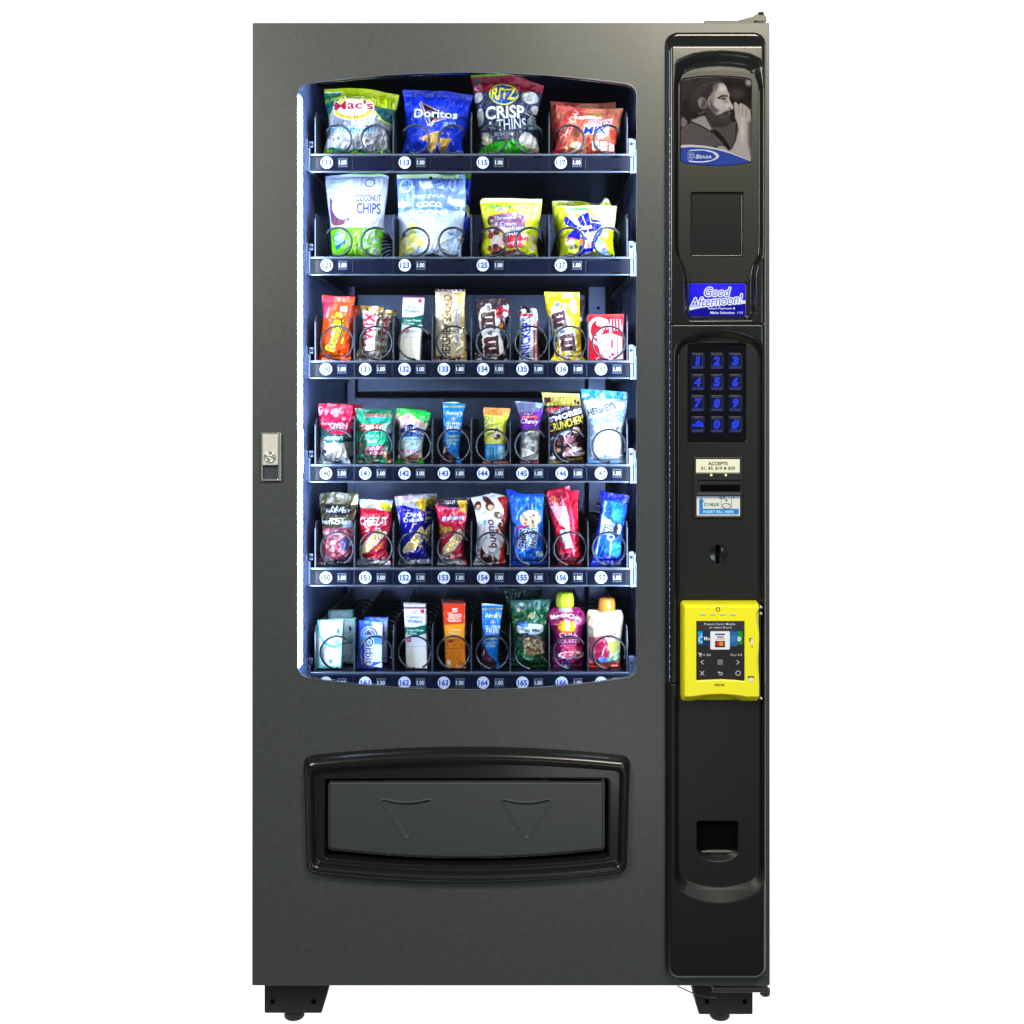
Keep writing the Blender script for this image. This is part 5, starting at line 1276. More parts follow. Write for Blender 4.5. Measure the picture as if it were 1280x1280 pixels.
s140 = snack('nut_bag', 'crimson cashew bag with white shiny creases, left end of the fourth shelf', 'nut bag', '4L', [(162,198),(164,300),(182,400),(184,500),(180,580),(150,636)], [(420,214),(408,300),(386,400),(350,470),(368,560),(396,636)], (196,26,76), a140, .017, wr=.0028, seed=61, group=G4)
behind(s140, 'crimson cashew bag sticking up behind the front cashew bag', sx=7, lift=1, dd=.05, rot=0)
def a141(c):
    base(c, (44,170,136)); c.P([(420,225),(720,240),(720,282),(520,290),(480,270),(430,280)], (24,110,80)); c.T('EMERALD', 600, 290, 190, 24, (206,60,70), bold=.05, ol=(226,190,190), ow=2)
    c.P([(520,296),(690,300),(680,330),(560,340)], (40,196,180)); c.P([(455,355),(670,350),(690,400),(460,405)], (206,66,78)); c.T('EMERALD', 568, 378, 205, 36, (238,230,226), bold=.06); c.P([(620,360),(700,330),(700,430),(640,400)], (150,200,196)); c.E(680, 435, 20, 18, (40,90,120))
    c.T('100 CALORIE', 560, 436, 130, 20, (214,238,230), sh=.2, bold=.02); c.T('Pack', 556, 470, 90, 32, (206,236,226), sh=.3); c.P([(465,500),(480,470),(500,520),(480,540)], (214,140,110)); c.P([(425,545),(440,500),(460,560),(440,600),(425,600)], (150,40,110))
    c.P([(500,520),(650,500),(660,560),(650,590),(500,580)], (160,30,90)); c.T('ALMONDS & WALNUTS', 580, 530, 170, 26, (240,236,240), bold=.05, rot=3); c.T('ALMONDS', 580, 565, 160, 26, (236,230,238), bold=.05, rot=2)
    c.blobs(18, (470,590,600,636), (8,18), [(216,190,170),(44,150,110),(230,214,200)], 5); c.blobs(12, (640,560,700,630), (9,18), [(206,130,100),(196,110,90),(226,180,150)], 6)
snack('nut_bag', 'teal green nut bag with red lettering bands on the fourth shelf', 'nut bag', '4L', [(428,234),(448,320),(440,400),(426,500),(424,640)], [(712,244),(704,320),(702,400),(690,500),(694,640)], (40,150,120), a141, .018, wr=.0026, seed=63, group=G4)
def a142(c):
    base(c, (226,214,214)); c.P([(720,240),(1000,250),(1000,360),(900,320),(830,270),(745,300),(720,310)], (40,190,90)); c.L([(745,300),(830,272),(900,322),(980,362)], 5, (216,200,80)); c.T('Low', 922, 298, 36, 14, W_); c.T('Sodium', 938, 316, 56, 14, W_)
    c.E(800, 300, 36, 20, (206,166,170), rot=30); c.E(905, 340, 34, 14, (214,180,180)); c.P([(720,430),(745,400),(830,352),(960,400),(990,420),(960,440),(940,460),(860,450),(740,450)], (28,52,170)); c.P([(790,360),(845,348),(880,370)], (28,52,170))
    c.T('BLUE', 838, 386, 80, 38, W_, bold=.05, rot=-3); c.T('D', 765, 424, 22, 42, W_, bold=.05, rot=20); c.T('MOND', 900, 410, 96, 26, W_, bold=.04, rot=-18)
    c.P([(755,445),(930,440),(925,560),(750,570)], (196,224,236)); c.T('ALMONDS', 845, 430, 128, 30, (110,170,226), bold=.05); c.R(770, 452, 920, 464, (130,196,226)); c.T('+', 852, 492, 26, 26, (70,190,200), bold=.04)
    c.T('100CALORIES', 832, 545, 156, 26, (200,80,196), bold=.03); c.E(852, 592, 70, 30, (222,196,184)); c.E(858, 590, 40, 18, (196,150,140), rot=10)
    c.P([(715,640),(735,585),(790,636)], (40,170,50)); c.L([(740,590),(800,640)], 5, (216,190,60)); c.P([(870,640),(915,590),(940,640)], (40,170,50))
s142 = snack('nut_bag', 'green topped white almond bag with blue banner on the fourth shelf', 'nut bag', '4L', [(760,246),(745,330),(748,440),(755,540),(722,636)], [(984,266),(958,360),(925,470),(915,560),(930,636)], (210,200,200), a142, .016, wr=.0016, seed=65, group=G4, T=[(0,0),(.5,-2),(1,0)])
behind(s142, 'green topped white almond bag offset to the left behind the front one', sx=-7, lift=3, dd=.05, rot=0)
def a143(c, o=(0, 0)):
    X, Y = o; base(c, (20,128,214)); c.R(1050+X, 180+Y, 1260+X, 196+Y, (206,222,240)); c.R(1070+X, 218+Y, 1220+X, 228+Y, (190,180,90)); c.T('ORGANIC', 1146+X, 223+Y, 80, 8, (90,110,60))
    c.T("Annie's", 1150+X, 268+Y, 116, 34, (226,222,190), bold=.03, rot=-2); c.E(1147+X, 314+Y, 19, 17, (206,210,240)); c.E(1147+X, 314+Y, 13, 11, (120,80,160), ring=3)
    c.T('GLUTEN', 1143+X, 352+Y, 116, 28, (236,240,250), bold=.08); c.T('FREE', 1146+X, 380+Y, 96, 26, (236,240,250), bold=.08); c.R(1090+X, 396+Y, 1200+X, 402+Y, (160,200,236))
    c.T('Double', 1140+X, 434+Y, 96, 22, (196,206,130), bold=.03); c.T('Chocolate', 1132+X, 462+Y, 106, 22, (196,206,130), bold=.03); c.T('Chip', 1134+X, 490+Y, 66, 26, (210,214,150), bold=.03)
    c.P([(1040+X,660+Y),(1046+X,600+Y),(1070+X,500+Y),(1082+X,478+Y),(1110+X,540+Y),(1160+X,592+Y),(1175+X,660+Y)], (72,44,64)); c.E(1125+X, 590+Y, 20, 22, (120,84,110), soft=14); c.P([(1072+X,560+Y),(1085+X,510+Y),(1088+X,540+Y),(1078+X,565+Y)], (210,206,220))
    c.L([(1110+X,545+Y),(1165+X,592+Y),(1200+X,600+Y)], 4, (110,170,210))
s143 = snack('granola_bar', 'blue gluten free granola bar between almond bag and vanilla bar on the fourth shelf', 'granola bar', '4L', [(1066,192),(1072,260),(1072,400),(1058,540),(1048,636)], [(1236,212),(1214,262),(1208,380),(1190,500),(1180,570),(1206,636)], (20,120,200), a143, .013, wr=.0012, seed=67, group='blue gluten free granola bars', T=[(0,0),(.6,-16),(1,0)])
def a144(c):
    base(c, (190,200,60)); c.P([(130,220),(350,230),(350,300),(250,290),(150,280),(130,285)], (222,150,84)); c.L([(180,250),(225,252)], 3, (120,60,60)); c.P([(145,290),(290,290),(290,560),(145,560)], (214,220,120)); c.P([(285,290),(340,290),(340,500),(285,500)], (170,186,40))
    c.T('KIND', 166, 340, 96, 34, (60,80,60), rot=90, hollow=3); c.T('PROTEIN', 200, 340, 90, 22, (130,150,70), rot=90); c.E(240, 386, 12, 8, (60,110,190)); c.R(230, 300, 290, 380, (200,206,90), soft=12); c.P([(205,440),(232,380),(245,470),(225,465)], (130,70,76)); c.E(240, 430, 36, 22, (226,220,200), soft=8); c.E(250, 440, 14, 22, (110,80,110))
    c.P([(145,500),(320,500),(320,650),(145,650)], (32,120,222)); c.R(160, 508, 236, 628, (92,176,232)); c.R(240, 508, 305, 610, (112,186,238)); c.T('VANILLA', 192, 570, 100, 15, (26,52,120), rot=90, bold=.04); c.T('ALMOND', 212, 570, 90, 15, (26,52,120), rot=90, bold=.04)
    c.R(255, 520, 285, 565, (200,220,240)); c.E(268, 595, 14, 14, (206,226,244)); c.R(100, 628, 360, 660, (214,130,90))
snack('granola_bar', 'yellow and blue vanilla almond bar with orange end on the fourth shelf', 'granola bar', '4R', [(146,228),(136,262),(148,300),(148,500),(150,610),(132,645)], [(338,236),(334,280),(312,320),(304,480),(310,600),(325,645)], (200,190,80), a144, .013, wr=.0012, seed=69, group=G4, seal=(.14,.04))
def a145(c):
    base(c, (110,46,160)); c.P([(365,175),(590,185),(580,250),(400,262),(370,240)], (110,116,150)); c.R(365, 172, 590, 192, (190,200,222)); c.P([(520,195),(570,200),(560,235),(520,225)], (150,180,214)); c.R(430, 266, 512, 280, (30,20,50)); c.T('KEEBLER', 470, 273, 66, 10, (200,200,210))
    c.P([(412,288),(535,284),(540,312),(420,302)], (190,40,70)); c.T('HEALTHY', 470, 294, 96, 10, (232,190,200)); c.T('Chewy', 476, 330, 130, 46, (240,236,250), sh=.3, bold=.03, rot=-3); c.R(420, 355, 530, 362, (130,80,190))
    c.P([(410,420),(440,405),(560,395),(560,650),(410,650)], (150,156,166)); c.blobs(40, (410,430,545,540), (8,20), [(176,180,186),(130,134,146),(200,200,200),(110,116,120)], 5); c.blobs(10, (450,380,545,420), (6,16), [(206,200,190),(226,226,230)], 3)
    c.P([(420,510),(470,520),(530,560),(545,600),(412,600)], (230,232,240)); c.R(412, 556, 540, 600, (238,238,246)); c.R(412, 600, 540, 618, (190,60,110)); c.P([(405,560),(415,590),(405,600)], (60,90,170))
snack('granola_bar', 'purple chewy granola bar with silver top on the fourth shelf', 'granola bar', '4R', [(374,184),(392,250),(412,330),(412,450),(408,560),(405,622)], [(582,196),(572,260),(554,330),(548,450),(546,560),(540,622)], (110,60,150), a145, .015, wr=.0016, seed=71, group=G4, seal=(.13,.04))
def a146(c):
    base(c, (46,22,32)); c.P([(560,110),(860,120),(860,215),(590,222),(560,210)], (172,158,74)); c.P([(560,110),(860,130),(840,150),(700,150),(600,160),(565,160)], (206,200,140), al=.8); c.L([(585,222),(850,205)], 3, (60,40,30))
    c.P([(608,240),(700,228),(690,250),(610,268)], (196,26,56)); c.P([(640,262),(760,222),(768,240),(655,284)], (150,150,180)); c.T('HERSHEY', 706, 252, 96, 14, (46,30,60), rot=14)
    c.T("S'MORES", 735, 290, 250, 40, (228,226,240), rot=18, sh=.1, bold=.08, ol=(70,70,130), ow=3); c.T('CRUNCHERS', 745, 350, 270, 58, (206,196,66), rot=17, sh=.1, bold=.03, ol=(30,20,24), ow=3)
    c.P([(620,465),(760,385),(775,410),(640,490)], (150,160,196)); c.blobs(26, (650,430,860,620), (12,30), [(84,36,48),(110,56,66),(60,24,34)], 4)
    c.E(812, 400, 28, 24, (196,170,150)); c.E(684, 496, 14, 16, (140,70,60)); c.E(686, 550, 16, 16, (196,160,130)); c.L([(725,440),(745,490),(800,540),(870,575)], 9, (206,196,206)); c.blobs(26, (730,530,870,600), (8,22), [(214,206,216),(150,110,120),(236,232,240)], 5); c.L([(735,435),(790,450),(770,490)], 8, (170,150,170)); c.E(764, 470, 26, 30, (150,90,110))
    c.L([(740,600),(860,600)], 14, (50,40,50)); c.P([(740,620),(860,600),(870,630),(620,650),(615,635)], (190,166,86)); c.P(round_poly([(622,595),(668,595),(664,628),(626,628)],8,3), (214,216,226)); c.P([(640,595),(645,560),(652,595)], (190,170,120)); c.blobs(8, (840,330,880,440), (3,6), [(190,180,150)], 8)
snack('chip_bag', 'dark brown marshmallow cruncher bag with gold top band on the fourth shelf', 'snack bag', '4R', [(562,118),(585,220),(602,330),(606,450),(608,648)], [(838,130),(850,220),(868,330),(876,450),(884,645)], (50,26,36), a146, .018, wr=.0018, seed=73, group=G4, seal=(.15,.03))
def a147(c):
    base(c, (205,214,230)); c.P([(840,80),(1200,100),(1200,185),(1100,170),(960,165),(850,185)], (46,146,222)); c.blobs(14, (900,100,1180,170), (8,26), [(150,206,238),(200,226,244),(90,180,232)], 4, .7); c.E(1006, 146, 22, 24, (150,200,236)); c.E(1006, 142, 10, 12, (214,228,244))
    c.T("HERSHEY'S", 998, 246, 206, 54, (34,24,60), rot=17, bold=.06); c.T('CRUNCHERS', 1040, 318, 270, 66, (90,176,226), rot=16, bold=.05)
    for q in ((1128,225,5),(1110,232,4),(1150,210,3),(1132,338,5),(930,500,4),(1170,250,3)): c.E(q[0], q[1], q[2], q[2], (90,110,170))
    c.blobs(9, (1070,370,1130,400), (5,10), [(110,80,100),(60,50,80),(200,180,190)], 6); c.E(1082, 548, 8, 5, (110,130,190)); c.E(1050, 520, 90, 70, (232,236,246), soft=20)
    c.P([(895,600),(940,640),(1050,655),(1100,640),(1190,660),(890,700)], (70,150,226)); c.P([(850,200),(880,330),(905,420),(905,640),(925,640),(930,420),(905,330)], (150,190,236), al=.5)
snack('chip_bag', 'tall white and sky blue cruncher bag, right end of the fourth shelf', 'snack bag', '4R', [(846,92),(862,200),(898,330),(908,440),(900,560),(904,655)], [(1190,118),(1186,220),(1168,330),(1150,420),(1158,560),(1178,655)], (200,215,240), a147, .020, wr=.0016, seed=75, group=G4, seal=(.12,.04))

# ---- fifth shelf
G5 = 'snack packs on the fifth shelf'
def a150(c):
    base(c, (72,70,46)); c.P([(160,90),(470,90),(470,180),(400,178),(180,178)], (96,94,58)); c.P([(290,105),(345,100),(350,170),(305,175)], (196,190,176)); c.blobs(14, (200,100,340,170), (5,14), [(206,196,170),(60,56,40),(150,130,90)], 3); c.P([(400,180),(430,110),(456,100),(450,180)], (206,202,176))
    c.P([(220,185),(400,185),(410,240),(350,256),(210,240)], (28,32,46)); c.T('Nut', 310, 204, 96, 36, (230,232,236), sh=.35); c.T('HARVEST', 312, 228, 176, 22, (230,232,236), bold=.03, arc=4)
    c.T('SPICY', 308, 286, 110, 24, (224,224,232), bold=.05); c.T('PISTACHIOS', 300, 308, 212, 26, (224,224,232), bold=.05); c.P([(355,300),(410,300),(420,345),(350,350)], (150,170,220), al=.7)
    c.P([(180,350),(450,345),(450,700),(140,700),(170,560),(200,450)], (120,66,80)); c.blobs(80, (180,350,430,600), (8,24), [(150,66,86),(196,110,126),(120,46,66),(224,200,196),(176,84,96),(210,150,150)], 11); c.P([(330,430),(400,420),(390,500),(340,520)], (60,80,150), al=.7); c.P([(140,650),(160,570),(200,600),(190,650)], (196,150,170))
    c.blobs(14, (200,570,410,600), (10,24), [(90,50,80),(206,200,226),(60,50,80)], 5, .8); c.P([(200,600),(420,600),(420,660),(190,660)], (26,26,38))
snack('nut_bag', 'olive and black pistachio bag with clear nut window, left end of the fifth shelf', 'nut bag', '5L', [(170,102),(172,200),(192,340),(196,400),(190,500),(165,580),(146,628)], [(458,92),(450,200),(426,320),(424,420),(410,520),(410,625)], (76,72,50), a150, .018, wr=.0022, seed=81, group=G5, T=[(0,0),(.4,-12),(.8,6),(1,0)], seal=(.14,.05))
def gripz(c, x, y, rot=55, k=1.0):
    c.T('GRIPZ', x, y, 225*k, 62*k, (242,200,30), rot=rot, sh=-.15, bold=.04, ol=(236,236,240), ow=9, ol2=(60,40,90), ow2=12); 
def a151(c):
    base(c, (200,22,62)); c.P([(430,120),(720,140),(720,215),(640,225),(560,205),(470,205),(430,200)], (176,190,222)); c.blobs(16, (450,140,700,200), (8,24), [(226,230,240),(120,140,190),(206,214,236)], 3, .8); c.P([(600,165),(690,170),(700,240),(660,225),(620,205)], (200,200,40)); c.L([(480,204),(560,212)], 5, (190,170,60))
    c.blobs(34, (460,250,690,600), (4,8), [(226,90,110),(206,50,80)], 5, .7); c.T('CHEEZ-IT', 570, 302, 200, 64, (240,238,244), bold=.07, ol=(150,20,50), ow=3); c.L([(500,330),(540,370)], 7, (236,210,220)); c.L([(465,400),(520,375)], 6, (226,150,170))
    gripz(c, 562, 455, 48, .95); c.P([(585,510),(640,455),(650,470),(590,525)], (226,180,40)); c.T('BIG', 615, 490, 60, 14, (90,50,40), rot=45)
    c.P([(430,660),(450,590),(520,585),(600,605),(680,612),(700,660)], (206,212,226)); c.blobs(16, (450,590,690,640), (8,26), [(236,236,244),(150,160,196),(190,196,214)], 6, .9)
snack('cracker_bag', 'red cheese cracker bag with silver ends and slanted yellow letters on the fifth shelf', 'cracker bag', '5L', [(455,140),(472,210),(462,330),(458,460),(468,560),(440,642)], [(708,150),(690,220),(700,330),(668,440),(662,540),(695,640)], (170,30,60), a151, .017, wr=.0020, m=filmg, seed=83, group=G5)
def a152(c):
    base(c, (26,24,168)); c.P([(710,110),(950,100),(950,200),(860,205),(790,185),(730,190),(710,180)], (190,194,214)); c.blobs(14, (720,115,880,180), (8,22), [(232,232,240),(140,140,170),(210,150,180)], 4, .8); c.P([(862,160),(945,120),(945,240),(905,215)], (206,186,40)); c.T('25', 920, 150, 34, 30, (220,120,30), bold=.04)
    c.P([(715,190),(760,260),(755,420),(770,560),(715,600)], (176,184,214)); c.T('Chips', 858, 254, 110, 40, W_, sh=.15, bold=.07, rot=3); c.T('Deluxe', 860, 290, 138, 34, W_, bold=.07, rot=4); c.E(872, 320, 14, 8, (226,150,190))
    gripz(c, 872, 455, 52, 1.0); c.E(912, 490, 16, 10, (214,180,90)); c.P([(745,560),(800,545),(860,575),(990,590),(980,640),(740,650)], (150,156,190)); c.blobs(14, (740,570,900,640), (8,24), [(214,216,230),(110,116,160),(60,60,110)], 6, .9); c.P([(760,560),(830,530),(980,560),(985,590),(860,592)], (28,26,170))
s152 = snack('cracker_bag', 'navy blue mini cookie bag with silver top and slanted yellow letters on the fifth shelf', 'cracker bag', '5L', [(714,120),(735,220),(752,330),(752,460),(760,560),(738,636)], [(948,104),(942,220),(932,330),(938,440),(950,540),(985,625)], (30,30,150), a152, .017, wr=.0020, m=filmg, seed=85, group=G5)
def a153(c):
    base(c, (206,26,76)); c.P([(1000,120),(1280,130),(1280,210),(1170,215),(1080,190),(1010,185)], (40,36,66)); c.T('KEEBLER', 1120, 160, 80, 26, (206,200,214), bold=.03); c.P([(1035,195),(1190,200),(1180,218),(1040,215)], (214,110,160)); c.P([(1170,150),(1240,150),(1240,250),(1200,232)], (206,190,40)); c.T('25', 1210, 185, 30, 40, (226,110,30), bold=.04)
    c.T('grahams', 1144, 280, 160, 42, (226,232,246), bold=.08, ol=(40,84,190), ow=5); c.blobs(8, (1045,335,1130,395), (12,18), [(214,190,90),(200,170,70)], 3); c.blobs(20, (1050,330,1230,560), (2,4), [(236,170,190)], 8)
    gripz(c, 1150, 465, 52, .95); c.P([(1020,660),(1045,545),(1120,585),(1220,600),(1250,660)], (206,210,226)); c.blobs(16, (1030,560,1240,640), (8,24), [(236,236,244),(140,146,180),(190,160,180)], 6, .9); c.P([(1210,420),(1230,420),(1230,620),(1200,600)], (90,20,50), al=.5)
snack('cracker_bag', 'magenta graham snack bag with dark top and slanted yellow letters on the fifth shelf', 'cracker bag', '5L', [(1005,132),(1024,230),(1040,340),(1042,460),(1050,540),(1024,640)], [(1268,130),(1246,220),(1236,330),(1222,440),(1222,560),(1250,636)], (180,30,70), a153, .017, wr=.0020, m=filmg, seed=87, group=G5)
behind(s152, 'navy cookie bag with dark shiny end queued behind the silver topped navy one', sx=8, lift=0, dd=.05, rot=2)
def a154(c):
    base(c, (214,218,236)); c.P([(240,130),(330,110),(330,460),(290,420),(280,300),(290,220)], (166,24,40)); c.blobs(10, (240,240,320,400), (8,18), [(110,50,46),(180,40,50)], 3)
    for q in ((100,190,26,34,-20),(190,190,34,36,-30),(250,262,36,26,-40),(170,150,44,20,-40)): c.E(q[0], q[1], q[2], q[3], (92,52,46), q[4])
    for q in ((104,200,14,20),(195,200,22,20),(256,262,12,14)): c.E(q[0], q[1], q[2], q[3], (214,180,150), -30)
    c.P([(240,330),(290,350),(300,400),(285,420),(262,380)], (120,60,56)); c.T('bueno', 198, 400, 218, 62, (96,40,66), rot=97, sh=.15, bold=.03)
    c.R(145, 300, 160, 335, (110,180,226)); c.L([(150,350),(146,400)], 7, (226,150,160)); c.E(186, 540, 10, 6, (206,90,120)); c.P([(262,460),(292,480),(298,560),(290,620),(250,640),(265,560)], (226,44,40)); c.E(272, 490, 14, 24, (236,180,170))
    c.P([(118,560),(125,500),(160,560),(200,570),(210,630),(150,640),(118,600)], (86,48,48)); c.E(160, 570, 20, 12, (206,180,170)); c.P([(215,570),(240,600),(240,630),(215,640)], (110,60,56)); c.L([(206,560),(214,640)], 6, (236,236,244)); c.P([(262,630),(310,625),(310,650),(262,650)], (190,26,40)); c.L([(84,300),(86,560)], 10, (150,170,220), .6)
snack('candy_bar', 'white wafer bar with brown sideways lettering and red edge on the fifth shelf', 'candy bar', '5R', [(48,132),(74,200),(96,340),(90,440),(96,560),(64,648)], [(314,122),(316,260),(302,360),(296,470),(294,600),(308,636)], (206,212,230), a154, .017, wr=.0016, seed=89, group=G5, T=[(0,0),(.3,-14),(.6,-30),(.85,-14),(1,0)], seal=(.05,.04))
def a155(c):
    base(c, (30,110,222)); c.P([(300,60),(590,60),(590,125),(430,110),(340,120),(300,110)], (14,78,206)); c.blobs(10, (330,130,560,160), (6,18), [(130,180,236),(60,130,226)], 3, .6)
    c.E(482, 290, 76, 68, (214,190,160)); c.blobs(12, (420,245,545,335), (4,9), [(70,46,60),(90,60,70)], 5); c.L([(385,290),(388,250),(420,205)], 10, (150,206,240), .9); c.blobs(5, (420,185,480,215), (5,9), [(30,50,130)], 2)
    c.P([(375,345),(470,335),(470,350),(385,368)], (196,60,120)); c.L([(370,350),(372,420)], 6, W_)
    c.T('CHIPS', 430, 442, 150, 62, (20,44,140), rot=84, sh=0, bold=.05, ol=(220,232,248), ow=7); c.T('AHOY!', 502, 430, 150, 50, (20,44,140), rot=84, bold=.05, ol=(220,232,248), ow=7)
    c.P(round_poly([(520,538),(572,535),(574,578),(524,582)],6,3), (190,214,240)); c.P([(368,540),(380,540),(384,590),(370,585)], (190,50,90)); c.E(420, 590, 30, 20, (90,160,232), al=.5); c.blobs(10, (400,560,560,610), (6,14), [(120,176,236),(40,110,220)], 8, .5); c.P([(330,600),(620,600),(620,660),(330,660)], (14,80,210), al=.8)
snack('cookie_pack', 'blue chocolate chip cookie pack with pictured cookie on the fifth shelf', 'cookie pack', '5R', [(302,72),(328,150),(342,300),(346,450),(342,560),(334,646)], [(582,110),(574,200),(574,330),(578,450),(580,560),(612,640)], (24,96,214), a155, .017, wr=.0022, seed=91, group=G5, T=[(0,0),(.15,-6),(.4,14),(1,-6)], seal=(.09,.05))
def a156(c):
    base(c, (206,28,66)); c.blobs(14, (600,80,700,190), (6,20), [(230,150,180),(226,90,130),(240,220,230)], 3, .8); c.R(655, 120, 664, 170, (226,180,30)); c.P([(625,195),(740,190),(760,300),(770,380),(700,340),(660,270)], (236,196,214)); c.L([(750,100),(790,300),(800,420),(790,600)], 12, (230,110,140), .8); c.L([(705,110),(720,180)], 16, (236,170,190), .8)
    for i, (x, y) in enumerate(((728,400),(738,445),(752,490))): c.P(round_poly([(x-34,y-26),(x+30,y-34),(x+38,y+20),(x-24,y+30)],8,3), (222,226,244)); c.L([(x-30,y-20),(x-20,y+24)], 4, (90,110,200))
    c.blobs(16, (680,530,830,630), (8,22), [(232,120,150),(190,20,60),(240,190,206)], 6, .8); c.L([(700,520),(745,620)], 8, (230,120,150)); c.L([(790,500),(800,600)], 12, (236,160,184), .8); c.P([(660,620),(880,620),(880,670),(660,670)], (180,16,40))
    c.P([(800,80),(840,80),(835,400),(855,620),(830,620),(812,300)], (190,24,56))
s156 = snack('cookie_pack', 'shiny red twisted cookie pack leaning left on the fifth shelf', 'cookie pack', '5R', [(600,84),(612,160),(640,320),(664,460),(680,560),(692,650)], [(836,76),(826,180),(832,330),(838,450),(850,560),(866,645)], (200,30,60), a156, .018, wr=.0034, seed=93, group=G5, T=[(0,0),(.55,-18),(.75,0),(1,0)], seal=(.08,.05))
def a156b(c): base(c, (190,30,60)); c.L([(600,60),(760,40)], 8, (230,180,190))
snack('cookie_pack', 'shiny red cookie pack corner showing above the front red one', 'cookie pack', '5R', [(580,78),(640,320),(690,600)], [(772,40),(780,300),(800,600)], (190,30,60), a156b, .014, front=.205, wr=.003, seed=94, group=G5, seal=(.1,.05), dens=1.2)
def a157(c):
    base(c, (24,52,190)); c.P([(980,70),(1210,100),(1200,150),(1000,130)], (22,36,170)); c.P([(1010,150),(1170,150),(1160,400),(1150,520),(1050,600),(960,600),(990,350)], (40,110,206)); c.P([(1060,160),(1180,170),(1165,330),(1080,300)], (60,160,214), soft=14)
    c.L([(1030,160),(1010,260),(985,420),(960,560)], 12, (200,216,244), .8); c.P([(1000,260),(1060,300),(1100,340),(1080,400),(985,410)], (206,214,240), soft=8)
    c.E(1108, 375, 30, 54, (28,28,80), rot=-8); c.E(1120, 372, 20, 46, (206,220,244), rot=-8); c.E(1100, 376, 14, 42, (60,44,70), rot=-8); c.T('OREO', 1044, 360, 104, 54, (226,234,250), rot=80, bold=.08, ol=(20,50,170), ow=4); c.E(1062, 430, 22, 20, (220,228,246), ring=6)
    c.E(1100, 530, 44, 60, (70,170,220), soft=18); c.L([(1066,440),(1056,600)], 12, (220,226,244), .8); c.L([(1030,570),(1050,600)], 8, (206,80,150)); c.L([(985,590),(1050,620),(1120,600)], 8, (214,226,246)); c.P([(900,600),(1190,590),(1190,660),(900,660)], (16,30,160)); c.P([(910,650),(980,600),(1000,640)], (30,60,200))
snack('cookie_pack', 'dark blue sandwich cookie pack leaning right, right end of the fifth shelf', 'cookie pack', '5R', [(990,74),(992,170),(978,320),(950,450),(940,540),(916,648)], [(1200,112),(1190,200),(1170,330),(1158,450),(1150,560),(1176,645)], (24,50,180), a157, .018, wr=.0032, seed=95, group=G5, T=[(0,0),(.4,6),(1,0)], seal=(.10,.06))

# ---- bottom shelf
G6 = 'packs on the bottom shelf'
def a160(c):
    base(c, (150,220,216)); c.P([(160,255),(350,255),(345,500),(330,600),(160,540)], (190,232,234), soft=10); c.E(240, 400, 90, 150, (226,240,244), soft=30); c.E(250, 540, 80, 66, (228,240,246), soft=14)
    c.P([(310,310),(322,330),(325,360),(308,362),(302,330)], (60,90,200)); c.E(235, 350, 4, 6, (130,190,220)); c.E(214, 374, 5, 6, (130,200,210)); c.E(256, 555, 9, 14, (110,160,210)); c.L([(270,540),(262,580)], 4, (90,150,200)); c.E(290, 320, 44, 50, (170,226,226), ring=5)
    c.E(280, 300, 110, 150, (96,190,196), ring=7); c.R(146, 590, 345, 616, (96,190,190), al=.6); c.L([(352,258),(338,612)], 6, (96,180,180)); c.L([(160,262),(148,612)], 6, (96,186,186)); c.blobs(8, (170,280,330,600), (8,26), [(236,246,250),(140,214,214)], 3, .6)
s160 = snack('gum_pack', 'pale mint green gum pack, front of the left end slot on the bottom shelf', 'gum pack', '6L', [(158,258),(152,400),(146,615)], [(352,256),(346,400),(338,612)], (150,215,215), a160, .011, boxy=True, wr=.0004, seed=101, group=G6)
behind(s160, 'pale mint gum pack offset right, directly behind the front mint pack', sx=11, lift=0, dd=.045, sz=.955)
behind(s160, 'pale mint gum pack standing tallest at the back of the left end slot', sx=3.5, lift=3, dd=.11, sz=.97)
def a161(c):
    base(c, (38,84,214)); c.P([(560,270),(635,270),(632,600),(560,600)], (206,218,244)); c.P([(450,400),(560,400),(560,600),(450,560)], (30,90,220)); c.P([(470,560),(640,560),(640,620),(450,620)], (36,76,206))
    c.E(540, 365, 62, 62, (104,84,190)); c.E(540, 365, 62, 62, (206,214,244), ring=3); c.E(540, 365, 44, 44, (70,130,226)); c.E(540, 365, 44, 44, (206,214,244), ring=3); c.E(542, 362, 26, 26, (66,44,90)); c.R(470, 363, 625, 432, (90,160,226)); c.R(480, 363, 600, 372, (140,190,236)); c.L([(520,300),(565,362)], 5, (206,214,244))
    c.P([(500,400),(560,400),(560,580),(500,580)], (150,180,236), al=.5); c.T('Orbit', 538, 480, 196, 58, (90,100,150), rot=-90, bold=.08, ol=(232,238,250), ow=7); c.L([(482,470),(482,575)], 5, (180,196,236)); c.P([(600,380),(632,400),(632,440),(600,420)], (120,150,226)); c.P([(560,590),(630,560),(636,600)], (226,232,248)); c.L([(452,280),(450,600)], 4, (206,214,244))
    c.blobs(10, (470,245,640,290), (8,22), [(150,186,236),(40,90,210)], 3, .6)
s161 = snack('gum_pack', 'bright blue gum pack with vertical white lettering on the bottom shelf', 'gum pack', '6L', [(462,262),(452,400),(444,612)], [(640,262),(636,400),(634,612)], (40,80,200), a161, .011, boxy=True, wr=.0004, seed=103, group=G6)
behind(s161, 'bright blue gum pack rising just above the front blue one', sx=3.0, lift=0, dd=.045, sz=.985)
def a162(c): a132(c, (18, -24))
snack('cracker_pack', 'white and green wafer cracker pack on the bottom shelf', 'cracker pack', '6L', [(786,134),(790,260),(798,420),(802,614)], [(948,140),(950,260),(958,420),(962,612)], (210,212,222), a162, .016, boxy=True, wr=.001, m=film, seed=105, group=G6)
